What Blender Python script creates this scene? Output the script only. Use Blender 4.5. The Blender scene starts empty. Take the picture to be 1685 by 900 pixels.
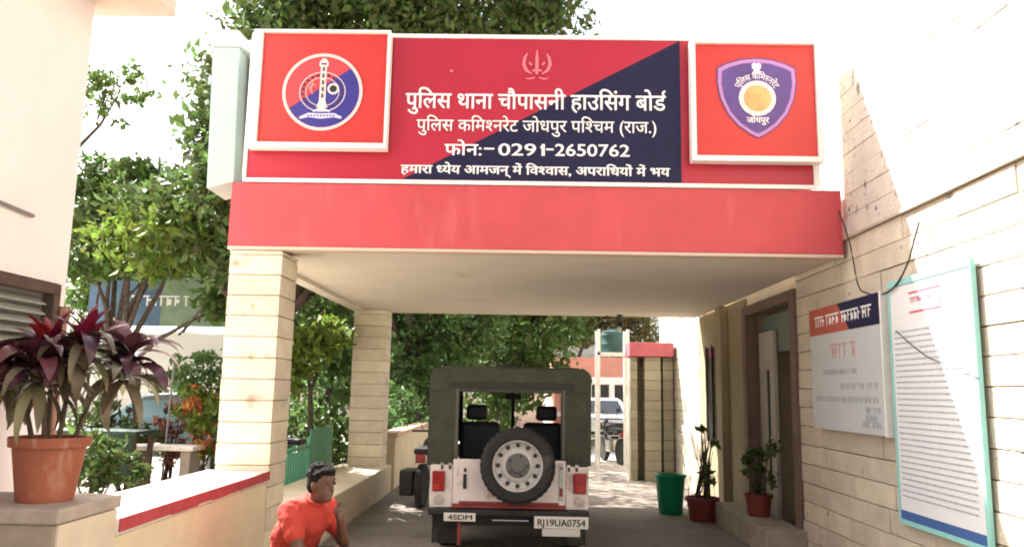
import bpy, bmesh, math, random
import numpy as np
from mathutils import Vector, Matrix
SC = bpy.context.scene
COL = SC.collection
R = math.radians

# ------------------------------------------------------------------ camera, sky, sun, exposure
F_PX = 1283.76
cam_d = bpy.data.cameras.new('camera'); cam_d.sensor_width = 36; cam_d.lens = F_PX/1685*36
cam_d.clip_start = .05; cam_d.clip_end = 900
cam = bpy.data.objects.new('camera', cam_d); COL.objects.link(cam)
CROT = Matrix.Rotation(R(.946), 3, 'Z') @ Matrix.Rotation(R(90+8.569), 3, 'X') @ Matrix.Rotation(R(1.017), 3, 'Z')
CLOC = Vector((0, 0, 1.63))
cam.matrix_world = Matrix.Translation(CLOC) @ CROT.to_4x4()
SC.camera = cam
SUN_DIR = Vector((-1.4, 1.0, 2.0)).normalized()            # towards the sun
world = bpy.data.worlds.new('World'); SC.world = world; world.use_nodes = True
wn = world.node_tree.nodes; bg = wn['Background']
sky = wn.new('ShaderNodeTexSky'); sky.sky_type = 'NISHITA'; sky.sun_disc = False
sky.sun_elevation = math.asin(SUN_DIR.z); sky.sun_rotation = math.atan2(SUN_DIR.x, SUN_DIR.y)
sky.dust_density = 7.0; sky.air_density = 1.0; sky.ozone_density = 1.0
hz = wn.new('ShaderNodeHueSaturation'); hz.inputs['Saturation'].default_value = .5   # a white, dusty sky
world.node_tree.links.new(sky.outputs[0], hz.inputs['Color']); world.node_tree.links.new(hz.outputs[0], bg.inputs[0]); bg.inputs[1].default_value = .105
sun_d = bpy.data.lights.new('sun', 'SUN'); sun_d.energy = 5.0; sun_d.angle = R(.55); sun_d.color = (1, .965, .91)
sun = bpy.data.objects.new('sun', sun_d); COL.objects.link(sun)
sun.rotation_euler = (-SUN_DIR).to_track_quat('-Z', 'Y').to_euler(); sun.location = (-20, 15, 30)
VS = SC.view_settings; SC.display_settings.display_device = 'sRGB'
VS.view_transform = 'Standard'; VS.look = 'None'; VS.gamma = 1; VS.use_curve_mapping = False
VS.exposure = 1.95
try:
    SC.cycles.filter_width = 1.9; SC.cycles.max_bounces = 10; SC.cycles.diffuse_bounces = 6; SC.cycles.transparent_max_bounces = 12
except Exception: pass

def at(px, py, Y):                                          # the point at distance Y that a photo pixel shows
    d = CROT @ Vector(((px-842.5)/F_PX, -(py-450)/F_PX, -1))
    return CLOC + d*(Y/d.y)

# ------------------------------------------------------------------ materials
MATS = {}
def mat(name, col, rough=.7, var=0, scale=6, col2=None, bump=0, bscale=60, metal=0, spec=.4, island=0, stain=None, trans=0):
    if name in MATS: return MATS[name]
    m = bpy.data.materials.new(name); m.use_nodes = True
    nt = m.node_tree; N = nt.nodes; L = nt.links; b = N['Principled BSDF']
    b.inputs['Roughness'].default_value = rough; b.inputs['Metallic'].default_value = metal
    b.inputs['Specular IOR Level'].default_value = spec
    c = (*col, 1)
    b.inputs['Base Color'].default_value = c
    out = None
    tc = N.new('ShaderNodeTexCoord'); co = tc.outputs['Object']
    if var or col2:
        n = N.new('ShaderNodeTexNoise'); n.inputs['Scale'].default_value = scale; n.inputs['Detail'].default_value = 6
        n.inputs['Roughness'].default_value = .62
        L.new(co, n.inputs['Vector'])
        r = N.new('ShaderNodeValToRGB'); r.color_ramp.elements[0].position = .3; r.color_ramp.elements[1].position = .7
        c2 = col2 if col2 else tuple(min(1, v*(1+var)) for v in col)
        c1 = col if col2 else tuple(v*(1-var) for v in col)
        r.color_ramp.elements[0].color = (*c1, 1); r.color_ramp.elements[1].color = (*c2, 1)
        L.new(n.outputs['Fac'], r.inputs['Fac']); out = r.outputs['Color']
    if island:
        g = N.new('ShaderNodeNewGeometry')
        h = N.new('ShaderNodeHueSaturation')
        mp = N.new('ShaderNodeMapRange'); mp.inputs['To Min'].default_value = 1-island; mp.inputs['To Max'].default_value = 1+island
        L.new(g.outputs['Random Per Island'], mp.inputs['Value']); L.new(mp.outputs[0], h.inputs['Value'])
        mp2 = N.new('ShaderNodeMapRange'); mp2.inputs['To Min'].default_value = .5-.035*island*2; mp2.inputs['To Max'].default_value = .5+.035*island*2
        L.new(g.outputs['Random Per Island'], mp2.inputs['Value']); L.new(mp2.outputs[0], h.inputs['Hue'])
        if out: L.new(out, h.inputs['Color'])
        else: h.inputs['Color'].default_value = c
        out = h.outputs['Color']
    if stain:                                               # dirt with a shape of its own: (colour, scale, threshold)
        n = N.new('ShaderNodeTexNoise'); n.inputs['Scale'].default_value = stain[1]; n.inputs['Detail'].default_value = 8
        mpn = N.new('ShaderNodeMapping'); mpn.inputs['Scale'].default_value = stain[3] if len(stain) > 3 else (1, 1, 1)
        L.new(co, mpn.inputs['Vector']); L.new(mpn.outputs[0], n.inputs['Vector'])
        r = N.new('ShaderNodeValToRGB'); r.color_ramp.elements[0].position = stain[2]; r.color_ramp.elements[1].position = stain[2]+.08
        r.color_ramp.elements[0].color = (0, 0, 0, 1); r.color_ramp.elements[1].color = (.8, .8, .8, 1)
        L.new(n.outputs['Fac'], r.inputs['Fac'])
        mx = N.new('ShaderNodeMixRGB'); mx.inputs['Color2'].default_value = (*stain[0], 1)
        if out: L.new(out, mx.inputs['Color1'])
        else: mx.inputs['Color1'].default_value = c
        L.new(r.outputs['Color'], mx.inputs['Fac']); out = mx.outputs[0]
    if out: L.new(out, b.inputs['Base Color'])
    if bump:
        n = N.new('ShaderNodeTexNoise'); n.inputs['Scale'].default_value = bscale; n.inputs['Detail'].default_value = 5
        L.new(co, n.inputs['Vector'])
        bp = N.new('ShaderNodeBump'); bp.inputs['Strength'].default_value = bump; bp.inputs['Distance'].default_value = .02
        L.new(n.outputs['Fac'], bp.inputs['Height']); L.new(bp.outputs[0], b.inputs['Normal'])
    if trans:                                               # leaves let light through
        t = N.new('ShaderNodeBsdfTranslucent'); ms = N.new('ShaderNodeMixShader'); ms.inputs[0].default_value = trans
        if out: L.new(out, t.inputs['Color'])
        else: t.inputs['Color'].default_value = c
        L.new(b.outputs[0], ms.inputs[1]); L.new(t.outputs[0], ms.inputs[2])
        L.new(ms.outputs[0], N['Material Output'].inputs['Surface'])
    MATS[name] = m
    return m
def glass(name, tint=(.9, .95, .95)):
    if name in MATS: return MATS[name]
    m = bpy.data.materials.new(name); m.use_nodes = True; nt = m.node_tree; N = nt.nodes
    t = N.new('ShaderNodeBsdfTransparent'); t.inputs[0].default_value = (*tint, 1)
    g = N.new('ShaderNodeBsdfGlossy'); g.inputs['Roughness'].default_value = .03
    f = N.new('ShaderNodeFresnel'); f.inputs[0].default_value = 1.45
    ms = N.new('ShaderNodeMixShader'); nt.links.new(f.outputs[0], ms.inputs[0]); nt.links.new(t.outputs[0], ms.inputs[1]); nt.links.new(g.outputs[0], ms.inputs[2])
    nt.links.new(ms.outputs[0], N['Material Output'].inputs['Surface']); MATS[name] = m
    return m

M_CREAM = mat('cream_tile', (.66, .585, .45), .65, var=.12, scale=5, bump=.3, bscale=45, island=.09, stain=((.30, .22, .14), 3.2, .66))
M_WALLT = mat('wall_tile', (.56, .495, .39), .7, var=.14, scale=4, bump=.45, bscale=40, island=.10, stain=((.20, .17, .14), 8, .66))
M_JOINT = mat('joint', (.30, .235, .16), .9)
M_PLASTER = mat('cream_plaster', (.62, .53, .38), .8, var=.1, scale=2, bump=.15)
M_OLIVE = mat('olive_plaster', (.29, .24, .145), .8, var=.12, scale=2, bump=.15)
M_SOFFIT = mat('soffit_paint', (.68, .61, .52), .8, var=.06, scale=1.2, bump=.08, bscale=25, stain=((.5, .4, .28), 1.1, .66))
M_FASCIA = mat('fascia_red', (.52, .070, .082), .6, var=.09, scale=2.2, bump=.2, bscale=22, stain=((.56, .105, .115), 2.4, .58, (1.2, 1, .25)))
M_PINKTRIM = mat('faded_red_trim', (.46, .11, .14), .7, var=.15, scale=7)
M_CRIMSON = mat('crimson_sheet', (.40, .016, .038), .35, var=.06, scale=1.5)
M_BOARDRED = mat('board_red', (.52, .034, .028), .4, var=.05, scale=2)
M_NAVY = mat('navy_sheet', (.014, .014, .048), .55, var=.1, scale=2, spec=.2)
M_WHITE = mat('white_paint', (.80, .78, .74), .5, var=.05, scale=8)
M_LETTER = mat('letter_white', (.86, .84, .84), .5)
M_PINKMARK = mat('pink_mark', (.75, .18, .20), .5)
M_BLUE = mat('emblem_blue', (.035, .028, .22), .4)
M_PURPLE = mat('emblem_purple', (.10, .05, .23), .4, var=.2, scale=4)
M_LILAC = mat('emblem_lilac', (.45, .22, .50), .45)
M_ORANGE = mat('emblem_orange', (.75, .40, .16), .45, var=.2, scale=12)
M_SILVER = mat('emblem_silver', (.66, .58, .56), .45, var=.15, scale=40)
M_DARK = mat('dark_paint', (.02, .02, .02), .5)
M_SHEET = mat('pale_green_sheet', (.36, .47, .45), .45, var=.06, scale=2.5, bump=.05, bscale=8)
M_HOUSE = mat('pink_plaster', (.78, .725, .72), .85, var=.04, scale=1.5, bump=.15, bscale=50)
M_WOODD = mat('dark_wood', (.075, .05, .038), .6, var=.3, scale=12)
M_CONC = mat('white_concrete', (.66, .62, .56), .85, var=.12, scale=5, bump=.3, bscale=50, stain=((.3, .26, .22), 4, .63))
M_PIER = mat('grey_concrete', (.30, .255, .21), .9, var=.2, scale=5, bump=.3, bscale=40)
M_TEAL = mat('teal_frame', (.28, .60, .56), .4)
M_RUBBER = mat('rubber', (.018, .018, .018), .8, var=.3, scale=20, stain=((.06, .053, .045), 5, .56))
M_CANVAS = mat('canvas', (.040, .047, .031), .85, var=.25, scale=5, bump=.7, bscale=7, stain=((.09, .088, .065), 3.5, .6))
M_JWHITE = mat('jeep_white', (.64, .58, .56), .35, var=.05, scale=4, stain=((.34, .25, .2), 3.5, .57))
M_JRED = mat('jeep_red', (.22, .035, .03), .45, var=.2, scale=8)
M_LENS = mat('red_lens', (.25, .012, .015), .2)
M_RIM = mat('rim_white', (.42, .41, .40), .4, var=.12, scale=14)
M_STEEL = mat('steel', (.45, .45, .45), .3, metal=1)
M_BLACK = mat('black_plastic', (.012, .012, .013), .5)
M_SEAT = mat('seat_vinyl', (.02, .022, .03), .5)
M_SKIN = mat('skin', (.13, .065, .042), .55, var=.1, scale=20)
M_HAIR = mat('hair', (.010, .009, .008), .85, spec=.15, bump=.6, bscale=90)
M_SHIRT = mat('red_shirt', (.46, .05, .035), .9, var=.1, scale=8, bump=.9, bscale=14)
M_TROUS = mat('dark_trousers', (.018, .02, .032), .9, var=.2, scale=10)
M_TERRA = mat('terracotta', (.30, .095, .055), .75, var=.18, scale=5, bump=.2, stain=((.42, .25, .18), 6, .6, (1, 1, .4)))
M_SOIL = mat('soil', (.06, .04, .03), .95, var=.4, scale=30)
M_BARK = mat('bark', (.07, .052, .04), .95, var=.4, scale=14, bump=.8, bscale=25)
M_GREENF = mat('green_paint', (.03, .22, .12), .45, var=.12, scale=10)
M_BUCKET = mat('green_plastic', (.0, .20, .095), .35, var=.08, scale=5)
M_TILEP = mat('pink_wall', (.58, .25, .19), .85, var=.1, scale=2)
M_WIRE = mat('wire', (.03, .028, .026), .6)
M_LEAF_D = mat('leaf_dark', (.075, .115, .03), .5, island=.5, trans=.42)
M_LEAF_M = mat('leaf_mid', (.09, .145, .03), .5, island=.45, trans=.38)
M_LEAF_L = mat('leaf_light', (.14, .20, .03), .5, island=.35, trans=.42)
M_LEAF_G = mat('leaf_cool', (.10, .17, .05), .5, island=.45, trans=.45)
M_COR_M = mat('cordyline_magenta', (.17, .013, .035), .38, island=.4, trans=.3)
M_COR_P = mat('cordyline_purple', (.085, .03, .045), .25, island=.5, trans=.15)
M_COR_B = mat('cordyline_bronze', (.15, .125, .075), .4, island=.45, trans=.25)
M_FLOWER = mat('orange_flower', (.55, .19, .06), .6, island=.4, trans=.3)
M_PAPER = mat('paper_grey', (.50, .52, .53), .5, var=.04, scale=3)
M_INK = mat('ink_grey', (.36, .38, .42), .6)

# ------------------------------------------------------------------ mesh helpers
class MB:
    def __init__(s): s.v = []; s.f = []
    def add(s, vs, fs):
        o = len(s.v); s.v += [tuple(v) for v in vs]; s.f += [tuple(i+o for i in f) for f in fs]; return s
    def box(s, a, b):
        x0, x1 = sorted((a[0], b[0])); y0, y1 = sorted((a[1], b[1])); z0, z1 = sorted((a[2], b[2]))
        return s.add([(x0,y0,z0),(x1,y0,z0),(x1,y1,z0),(x0,y1,z0),(x0,y0,z1),(x1,y0,z1),(x1,y1,z1),(x0,y1,z1)],
                     [(0,3,2,1),(4,5,6,7),(0,1,5,4),(1,2,6,5),(2,3,7,6),(3,0,4,7)])
    def tube(s, pts, r, n=8, cap=True):
        pts = [Vector(p) for p in pts]
        rs = r if isinstance(r, (list, tuple)) else [r]*len(pts)
        vs = []; up = Vector((0, 0, 1))
        for i, p in enumerate(pts):
            t = (pts[min(i+1, len(pts)-1)]-pts[max(i-1, 0)])
            t = t.normalized() if t.length > 1e-9 else Vector((0,0,1))
            a = t.cross(up if abs(t.z) < .95 else Vector((0, 1, 0))).normalized(); b = t.cross(a)
            for k in range(n):
                w = 2*math.pi*k/n; vs.append(p+(a*math.cos(w)+b*math.sin(w))*rs[i])
        fs = [(i*n+k, i*n+(k+1) % n, (i+1)*n+(k+1) % n, (i+1)*n+k) for i in range(len(pts)-1) for k in range(n)]
        if cap: fs += [tuple(range(n))[::-1], tuple(range((len(pts)-1)*n, len(pts)*n))]
        return s.add(vs, fs)
    def lathe(s, prof, c=(0,0,0), axis='Z', n=28, cap=True):
        vs = []
        for (r, h) in prof:
            for k in range(n):
                w = 2*math.pi*k/n; a = r*math.cos(w); b = r*math.sin(w)
                vs.append({'Z': (c[0]+a, c[1]+b, c[2]+h), 'Y': (c[0]+a, c[1]+h, c[2]+b), 'X': (c[0]+h, c[1]+a, c[2]+b)}[axis])
        m = len(prof)
        fs = [(i*n+k, i*n+(k+1) % n, (i+1)*n+(k+1) % n, (i+1)*n+k) for i in range(m-1) for k in range(n)]
        if cap and prof[0][0] > 1e-6: fs.append(tuple(range(n))[::-1])
        if cap and prof[-1][0] > 1e-6: fs.append(tuple(range((m-1)*n, m*n)))
        return s.add(vs, fs)
    def prism(s, poly, y0, y1):                              # polygon in X,Z extruded along Y
        n = len(poly); vs = [(x, y0, z) for x, z in poly]+[(x, y1, z) for x, z in poly]
        return s.add(vs, [tuple(range(n)), tuple(range(n, 2*n))[::-1]]+[(i, n+i, n+(i+1) % n, (i+1) % n) for i in range(n)])
    def prismx(s, poly, x0, x1):                             # polygon in Y,Z extruded along X
        n = len(poly); vs = [(x0, y, z) for y, z in poly]+[(x1, y, z) for y, z in poly]
        return s.add(vs, [tuple(range(n)), tuple(range(n, 2*n))[::-1]]+[(i, n+i, n+(i+1) % n, (i+1) % n) for i in range(n)])
    def build(s, name, m, parent=None, smooth=False, bevel=0, loc=None):
        me = bpy.data.meshes.new(name); me.from_pydata(s.v, [], s.f)
        bm = bmesh.new(); bm.from_mesh(me); bmesh.ops.recalc_face_normals(bm, faces=bm.faces); bm.to_mesh(me); bm.free()
        if m: me.materials.append(m)
        o = bpy.data.objects.new(name, me); COL.objects.link(o)
        if parent: o.parent = parent
        if loc: o.location = loc
        if smooth:
            me.polygons.foreach_set('use_smooth', [True]*len(me.polygons))
            md = o.modifiers.new('edge', 'EDGE_SPLIT'); md.split_angle = R(40)
        if bevel:
            md = o.modifiers.new('bevel', 'BEVEL'); md.width = bevel; md.segments = 2; md.limit_method = 'ANGLE'; md.angle_limit = R(40)
        return o
def tag(o, label, cat, group=None, kind=None):
    if label: o['label'] = label
    if cat: o['category'] = cat
    if group: o['group'] = group
    if kind: o['kind'] = kind
    return o
def empty(name, loc, label, cat, group=None):
    o = bpy.data.objects.new(name, None); COL.objects.link(o); o.location = loc; o.empty_display_size = .2
    return tag(o, label, cat, group)
def box(name, a, b, m, parent=None, bevel=0):
    return MB().box(a, b).build(name, m, parent, bevel=bevel)
def copy_tree(o, parent=None):
    c = o.copy(); COL.objects.link(c)
    if parent: c.parent = parent
    for ch in [x for x in o.children]: copy_tree(ch, c)
    return c
def raw_mesh(name, vs, fs, m, parent=None):
    me = bpy.data.meshes.new(name); me.from_pydata(vs, [], fs); me.materials.append(m)
    o = bpy.data.objects.new(name, me); COL.objects.link(o)
    if parent: o.parent = parent
    return o

# ------------------------------------------------------------------ ground
def struct(o): o['kind'] = 'structure'; return o
def sheet(name, x0, x1, y0, y1, z, m): return struct(MB().add([(x0,y0,z),(x1,y0,z),(x1,y1,z),(x0,y1,z)], [(0,1,2,3)]).build(name, m))
sheet('ground', -300, 300, -60, 600, 0, mat('dusty_ground', (.36, .31, .25), .95, col2=(.5, .45, .37), scale=.8, bump=.5, bscale=14, stain=((.2, .16, .12), 2.2, .6)))
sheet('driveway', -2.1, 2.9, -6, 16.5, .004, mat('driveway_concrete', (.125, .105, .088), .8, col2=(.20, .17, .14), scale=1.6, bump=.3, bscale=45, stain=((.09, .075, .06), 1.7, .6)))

# ------------------------------------------------------------------ police station building (right wall)
XW = 2.92
st = empty('station_building', (XW+.06, 5, 0), 'long cream building clad in courses of stone tile, on the right with an open doorway', 'building')
def SP(o):                                                    # parent keeping world placement
    o.parent = st; o.matrix_parent_inverse = Matrix.Translation(st.location).inverted(); return o
DY0, DY1, DZ = 8.42, 10.40, 2.78
core = MB()
core.box((XW+.05, -4, 0), (7.5, DY0, 7.2)); core.box((XW+.05, DY1, 0), (7.5, 17.0, 4.4))
core.box((XW+.05, DY0, DZ), (7.5, DY1, 7.2)); core.box((XW+1.25, DY0, 0), (7.5, DY1, DZ))
core.box((XW+.05, DY1, 4.4), (7.5, 13.1, 7.2))
SP(core.build('wall', M_PLASTER))
rng = random.Random(4)
def courses(y0, y1, z0, z1, ch, tl, rng, x=XW, thick=.05, jit=.012, gap=.0028):
    mb = MB(); z = z0; i = 0
    while z < z1-.02:
        ze = min(z+ch, z1); y = y0-(.0 if i % 2 else tl/2)*1.0
        while y < y1-.01:
            l = tl*rng.uniform(.8, 1.25); a = max(y, y0); b = min(y+l, y1)
            if b-a > .05:
                d = thick*.6+rng.random()**2*jit; g = gap; c = .0045 if gap > .002 else .002
                xa = x+thick+.02; xf = x+thick-d-.012+rng.uniform(0, .004)
                ya, yb, za, zb = a+g, b-g, z+g, ze-g
                zb2 = zb-rng.random()*.004
                mb.add([(xa,ya,za),(xa,yb,za),(xa,yb,zb),(xa,ya,zb),(xf+c,ya,za),(xf+c,yb,za),(xf+c,yb,zb2),(xf+c,ya,zb2),
                        (xf,ya+c,za+c),(xf,yb-c,za+c),(xf,yb-c,zb2-c),(xf,ya+c,zb2-c)],
                       [(8,11,10,9),(4,8,9,5),(5,9,10,6),(6,10,11,7),(7,11,8,4),(0,4,5,1),(1,5,6,2),(2,6,7,3),(3,7,4,0)])
            y += l
        z = ze; i += 1
    return mb
t_all = courses(-3, 8.40, 0, 3.04, .19, .62, rng)
t2 = courses(-3, 8.40, 3.07, 7.0, .19, .5, rng, jit=.006, gap=.0012)
SP(t2.build('upper_cladding', mat('wall_tile_upper', (.58, .53, .45), .75, var=.1, scale=4, bump=.5, bscale=30, island=.03, stain=((.075, .07, .066), 9, .625))))
SP(courses(13.1, 16.9, 0, 4.3, .19, .6, rng).build('tile_cladding', M_WALLT))
SP(t_all.build('tile_cladding', M_WALLT))
lj = MB().box((XW+.046, -3, 0), (XW+.0495, 8.4, 7.0)).box((XW+.046, 13.1, 0), (XW+.0495, 16.9, 4.3))
SP(lj.build('tile_mortar', M_JOINT))
SP(box('string_course', (XW-.022, -3, 3.042), (XW+.045, 8.4, 3.068), mat('ledge', (.45, .38, .30), .8), bevel=.004))
# wall under the canopy beyond the door
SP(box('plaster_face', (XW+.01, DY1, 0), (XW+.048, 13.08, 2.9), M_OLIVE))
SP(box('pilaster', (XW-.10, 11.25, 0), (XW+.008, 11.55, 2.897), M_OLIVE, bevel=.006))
w = SP(box('window', (XW-.01, 11.8, .95), (XW+.008, 12.5, 2.35), mat('dark_glass', (.02, .022, .022), .15)))
for y in (11.78, 12.13, 12.5):
    f = box('window_frame', (XW-.03, y-.025, .92), (XW-.012, y+.025, 2.38), M_WOODD); f.parent = w
fr = MB().box((XW-.03, DY0-.02, 0), (XW+.12, DY0+.13, DZ)).box((XW-.03, DY1-.16, 0), (XW+.12, DY1, DZ)).box((XW-.03, DY0+.13, DZ-.12), (XW+.12, DY1-.16, DZ))
SP(fr.build('door_frame', mat('brown_frame', (.15, .095, .075), .55, var=.15, scale=9), bevel=.006))
# inside the doorway: grey lining, an open leaf standing in the opening
SP(box('lining', (XW+1.2, DY0+.01, .01), (XW+1.245, DY1-.01, DZ-.01), mat('grey_lining', (.58, .56, .52), .8, var=.08, scale=3)))
leaf = SP(box('door_leaf', (XW+.14, DY1-.75, .02), (XW+.19, DY1-.17, DZ-.35), mat('door_grey', (.45, .42, .36), .5, var=.08, scale=4), bevel=.004))
h = MB().tube([(XW+.13, DY1-.68, .95), (XW+.08, DY1-.68, .97), (XW+.08, DY1-.68, 1.12), (XW+.13, DY1-.68, 1.14)], .012).build('handle', M_STEEL); h.parent = leaf
sl = box('vision_slot', (XW+.132, DY1-.58, .5), (XW+.139, DY1-.5, 1.95), M_DARK); sl.parent = leaf
np_ = SP(box('name_plate', (XW+1.17, 9.0, 1.85), (XW+1.198, 9.55, 1.96), M_DARK))
SP(box('door_shutter', (XW+.2, DY0+.14, DZ-.62), (XW+.26, DY1-.17, DZ-.14), mat('greenish_panel', (.16, .2, .17), .4)))
SP(box('doorway_floor', (XW+.0, DY0+.01, .0), (XW+1.24, DY1-.01, .06), M_PIER))

# ------------------------------------------------------------------ entrance canopy
YN, YF, ZS = 7.0, 13.1, 2.9
XL, XR = -2.73, 2.885
cn = empty('entrance_canopy', (0, YN, 0), 'flat red and cream entrance canopy on tiled columns spanning the driveway', 'canopy')
def CP(o): o.parent = cn; o.matrix_parent_inverse = Matrix.Translation(cn.location).inverted(); return o
CP(box('roof_slab', (XL+.16, YN+.16, ZS), (XR, YF-.14, ZS+.16), M_SOFFIT))
fa = MB().box((XL, YN, ZS+.005), (XR, YN+.155, 3.5)).box((XL, YN+.157, ZS+.005), (XL+.155, YF-.14, 3.5))
CP(box('side_edge', (XL, YN+.16, ZS-.045), (XL+.158, YF-.14, ZS+.002), M_SOFFIT))
CP(fa.build('fascia', M_FASCIA, bevel=.006))
CP(box('rear_fascia', (XL, YF-.135, ZS-.0), (XR, YF, 3.5), M_PLASTER, bevel=.006))
CP(box('drip_edge', (XL-.0, YN-.004, ZS-.028), (XR-.0, YN+.14, ZS+.002), mat('edge_cream', (.60, .46, .38), .7, var=.05), bevel=.004))
def column(x0, x1, y0, y1, z1, seed, m):
    rg = random.Random(seed); mb = MB(); z = 0; ch = .19
    core_ = MB().box((x0+.02, y0+.02, 0), (x1-.02, y1-.02, z1-.002)).build('column_core', M_JOINT)
    while z < z1-.01:
        ze = min(z+ch*rg.choice([1, 1, 1, .97]), z1); e = rg.uniform(0, .006); g = .0035; c = .006
        a0, a1, b0, b1 = x0+e, x1-rg.uniform(0, .006), y0+rg.uniform(0, .006), y1-e
        mb.add([(a0,b0,z+g+c),(a1,b0,z+g+c),(a1,b1,z+g+c),(a0,b1,z+g+c),(a0,b0,ze-g-c),(a1,b0,ze-g-c),(a1,b1,ze-g-c),(a0,b1,ze-g-c),
                (a0+c,b0+c,z+g),(a1-c,b0+c,z+g),(a1-c,b1-c,z+g),(a0+c,b1-c,z+g),(a0+c,b0+c,ze-g),(a1-c,b0+c,ze-g),(a1-c,b1-c,ze-g),(a0+c,b1-c,ze-g)],
               [(0,1,5,4),(1,2,6,5),(2,3,7,6),(3,0,4,7),(8,9,1,0),(9,10,2,1),(10,11,3,2),(11,8,0,3),(4,5,13,12),(5,6,14,13),(6,7,15,14),(7,4,12,15),(12,13,14,15),(8,11,10,9)])
        z = ze
    o = mb.build('column', m); core_.parent = o
    return o
CP(column(-2.71, -2.225, YN+.02, YN+.52, ZS-.03, 1, M_CREAM))
CP(column(-2.74, -2.2, YF-.6, YF-.145, ZS-.002, 2, M_CREAM))
CP(box('plinth', (-2.95, 7.6, 0), (-2.12, 13.0, .42), M_PLASTER, bevel=.01))
# small lamp under the far edge of the soffit
lm = empty('ceiling_lamp', (1.57, 12.8, ZS), 'small dark lamp fitting hanging under the far edge of the canopy ceiling', 'lamp')
MB().lathe([(.05, 0), (.05, -.03), (.015, -.035), (.015, -.1), (.05, -.115), (.055, -.18), (.03, -.2)], n=14).build('holder', M_DARK, lm, smooth=True)
MB().lathe([(.001, -.29), (.025, -.27), (.035, -.24), (.025, -.201)], n=12).build('bulb', M_WHITE, lm, smooth=True)
MB().tube([(-.22, 0, -.02), (-.1, 0, -.05), (0, 0, -.06)], .008).build('bracket', M_DARK, lm)

# ------------------------------------------------------------------ the sign over the canopy
YS = 7.0
sg = empty('station_signboard', (0, YS, 3.52), 'wide crimson and navy signboard with white Hindi lettering standing on the canopy', 'signboard')
def GP(o, p=None):
    p = p or sg; o.parent = p; base = p
    while base.parent: base = base.parent
    o.matrix_parent_inverse = Matrix.Translation(base.location).inverted() if p.parent is None else Matrix.Identity(4)
    return o
SX0, SX1, SZ0, SZ1 = -2.60, 2.64, 3.525, 4.95
GP(box('backing', (SX0, YS, SZ0), (SX1, YS+.22, SZ1), M_CRIMSON))
fr = MB()
fr.box((SX0-.03, YS-.02, SZ0-.02), (SX1+.03, YS+.0, SZ0+.018)).box((SX0-.03, YS-.02, SZ1-.02), (SX1+.03, YS+.23, SZ1+.02))
fr.box((SX0-.035, YS-.02, SZ0+.018), (SX0, YS+.2, SZ1-.02)).box((SX1, YS-.02, SZ0+.018), (SX1+.055, YS+.2, SZ1-.02))
GP(fr.build('frame', M_WHITE, bevel=.004))
PX0, PX1 = -1.27, 1.43
GP(MB().box((PX0, YS-.012, SZ0+.02), (PX1, YS-.001, SZ1-.022)).build('flex_panel', M_CRIMSON))
GP(MB().prism([(PX0+.12, SZ0+.021), (PX1-.001, SZ0+.021), (PX1-.001, SZ1-.024)], YS-.0155, YS-.013).build('navy_corner', M_NAVY))

# lettering: the built-in font, character by character so that conjuncts can be joined
def text_bm(s, halves=(), bold=0.0, gap=0.0):
    cu = bpy.data.curves.new('lettering', 'FONT'); cu.body = s; cu.size = 1; cu.resolution_u = 4
    cu.space_character = 1+gap
    n = len(s)
    for i in range(max(1, n)): cu.materials.append(None)
    for i in range(n): cu.body_format[i].material_index = i
    o = bpy.data.objects.new('lettering', cu); COL.objects.link(o)
    bpy.context.view_layer.update()
    dg = bpy.context.evaluated_depsgraph_get()
    me = bpy.data.meshes.new_from_object(o.evaluated_get(dg))
    chars = {}
    for p in me.polygons:
        chars.setdefault(p.material_index, []).append([tuple(me.vertices[v].co) for v in p.vertices])
    bpy.data.objects.remove(o); bpy.data.curves.remove(cu)
    out = {}; shift = 0
    for i in range(n):
        polys = [[(x-shift, y) for x, y, z in p] for p in chars.get(i, [])]
        if i in halves and polys:
            xs = [x for p in polys for x, y in p]; cut = max(xs)-halves[i]
            bm = bmesh.new()
            for p in polys:
                try: bm.faces.new([bm.verts.new((x, y, 0)) for x, y in p])
                except Exception: pass
            bmesh.ops.bisect_plane(bm, geom=bm.verts[:]+bm.edges[:]+bm.faces[:], plane_co=(cut, 0, 0), plane_no=(1, 0, 0), clear_outer=True)
            polys = [[(v.co.x, v.co.y) for v in f.verts] for f in bm.faces]; bm.free(); shift += halves[i]
        out[i] = polys
    return out
def lettering(s, x0, x1, zb, zh, y, m, parent, halves=None, bold=0, reph=None, head=.62, slant=0, extra=None):
    """zb baseline, zh height of the head line; fits the width x0..x1"""
    ch = text_bm(s, halves or {})
    if reph is not None:                                      # the hook of a joined r over the last letter
        xs = [x for p in ch[reph] for x, yy in p]; xr = max(xs)
        hk = [(xr-.11, .62), (xr-.17, .72), (xr-.13, .82), (xr-.03, .86), (xr-.02, .80), (xr-.09, .76), (xr-.10, .71), (xr-.05, .63)]
        ch[len(s)+5] = [hk]
    allx = [x for ps in ch.values() for p in ps for x, yy in p]
    a, b = min(allx), max(allx); sx = (x1-x0)/(b-a); sz = (zh-zb)/head
    mb = MB()
    offs = [(0, 0)] if not bold else [(-bold, 0), (bold, 0), (0, bold*.6), (0, -bold*.6)]
    for i, ps in sorted(ch.items()):
        for k, (ox, oz) in enumerate(offs):
            yy = y-.0004*((i % 3)*len(offs)+k)
            for p in ps:
                mb.add([(x0+(px-a+ox)*sx, yy, zb+(pz+oz)*sz) for px, pz in p], [tuple(range(len(p)))])
    o = raw_mesh('lettering', mb.v, mb.f, m)
    return GP(o, parent) if parent is not None else o
YT = YS-.019
HV = .21
lettering('पुिलस थाना चौपासनी हाउिसंग बोड', -1.14, 1.29, 4.235, 4.375, YT, M_LETTER, sg, bold=.016, reph=29)
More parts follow.
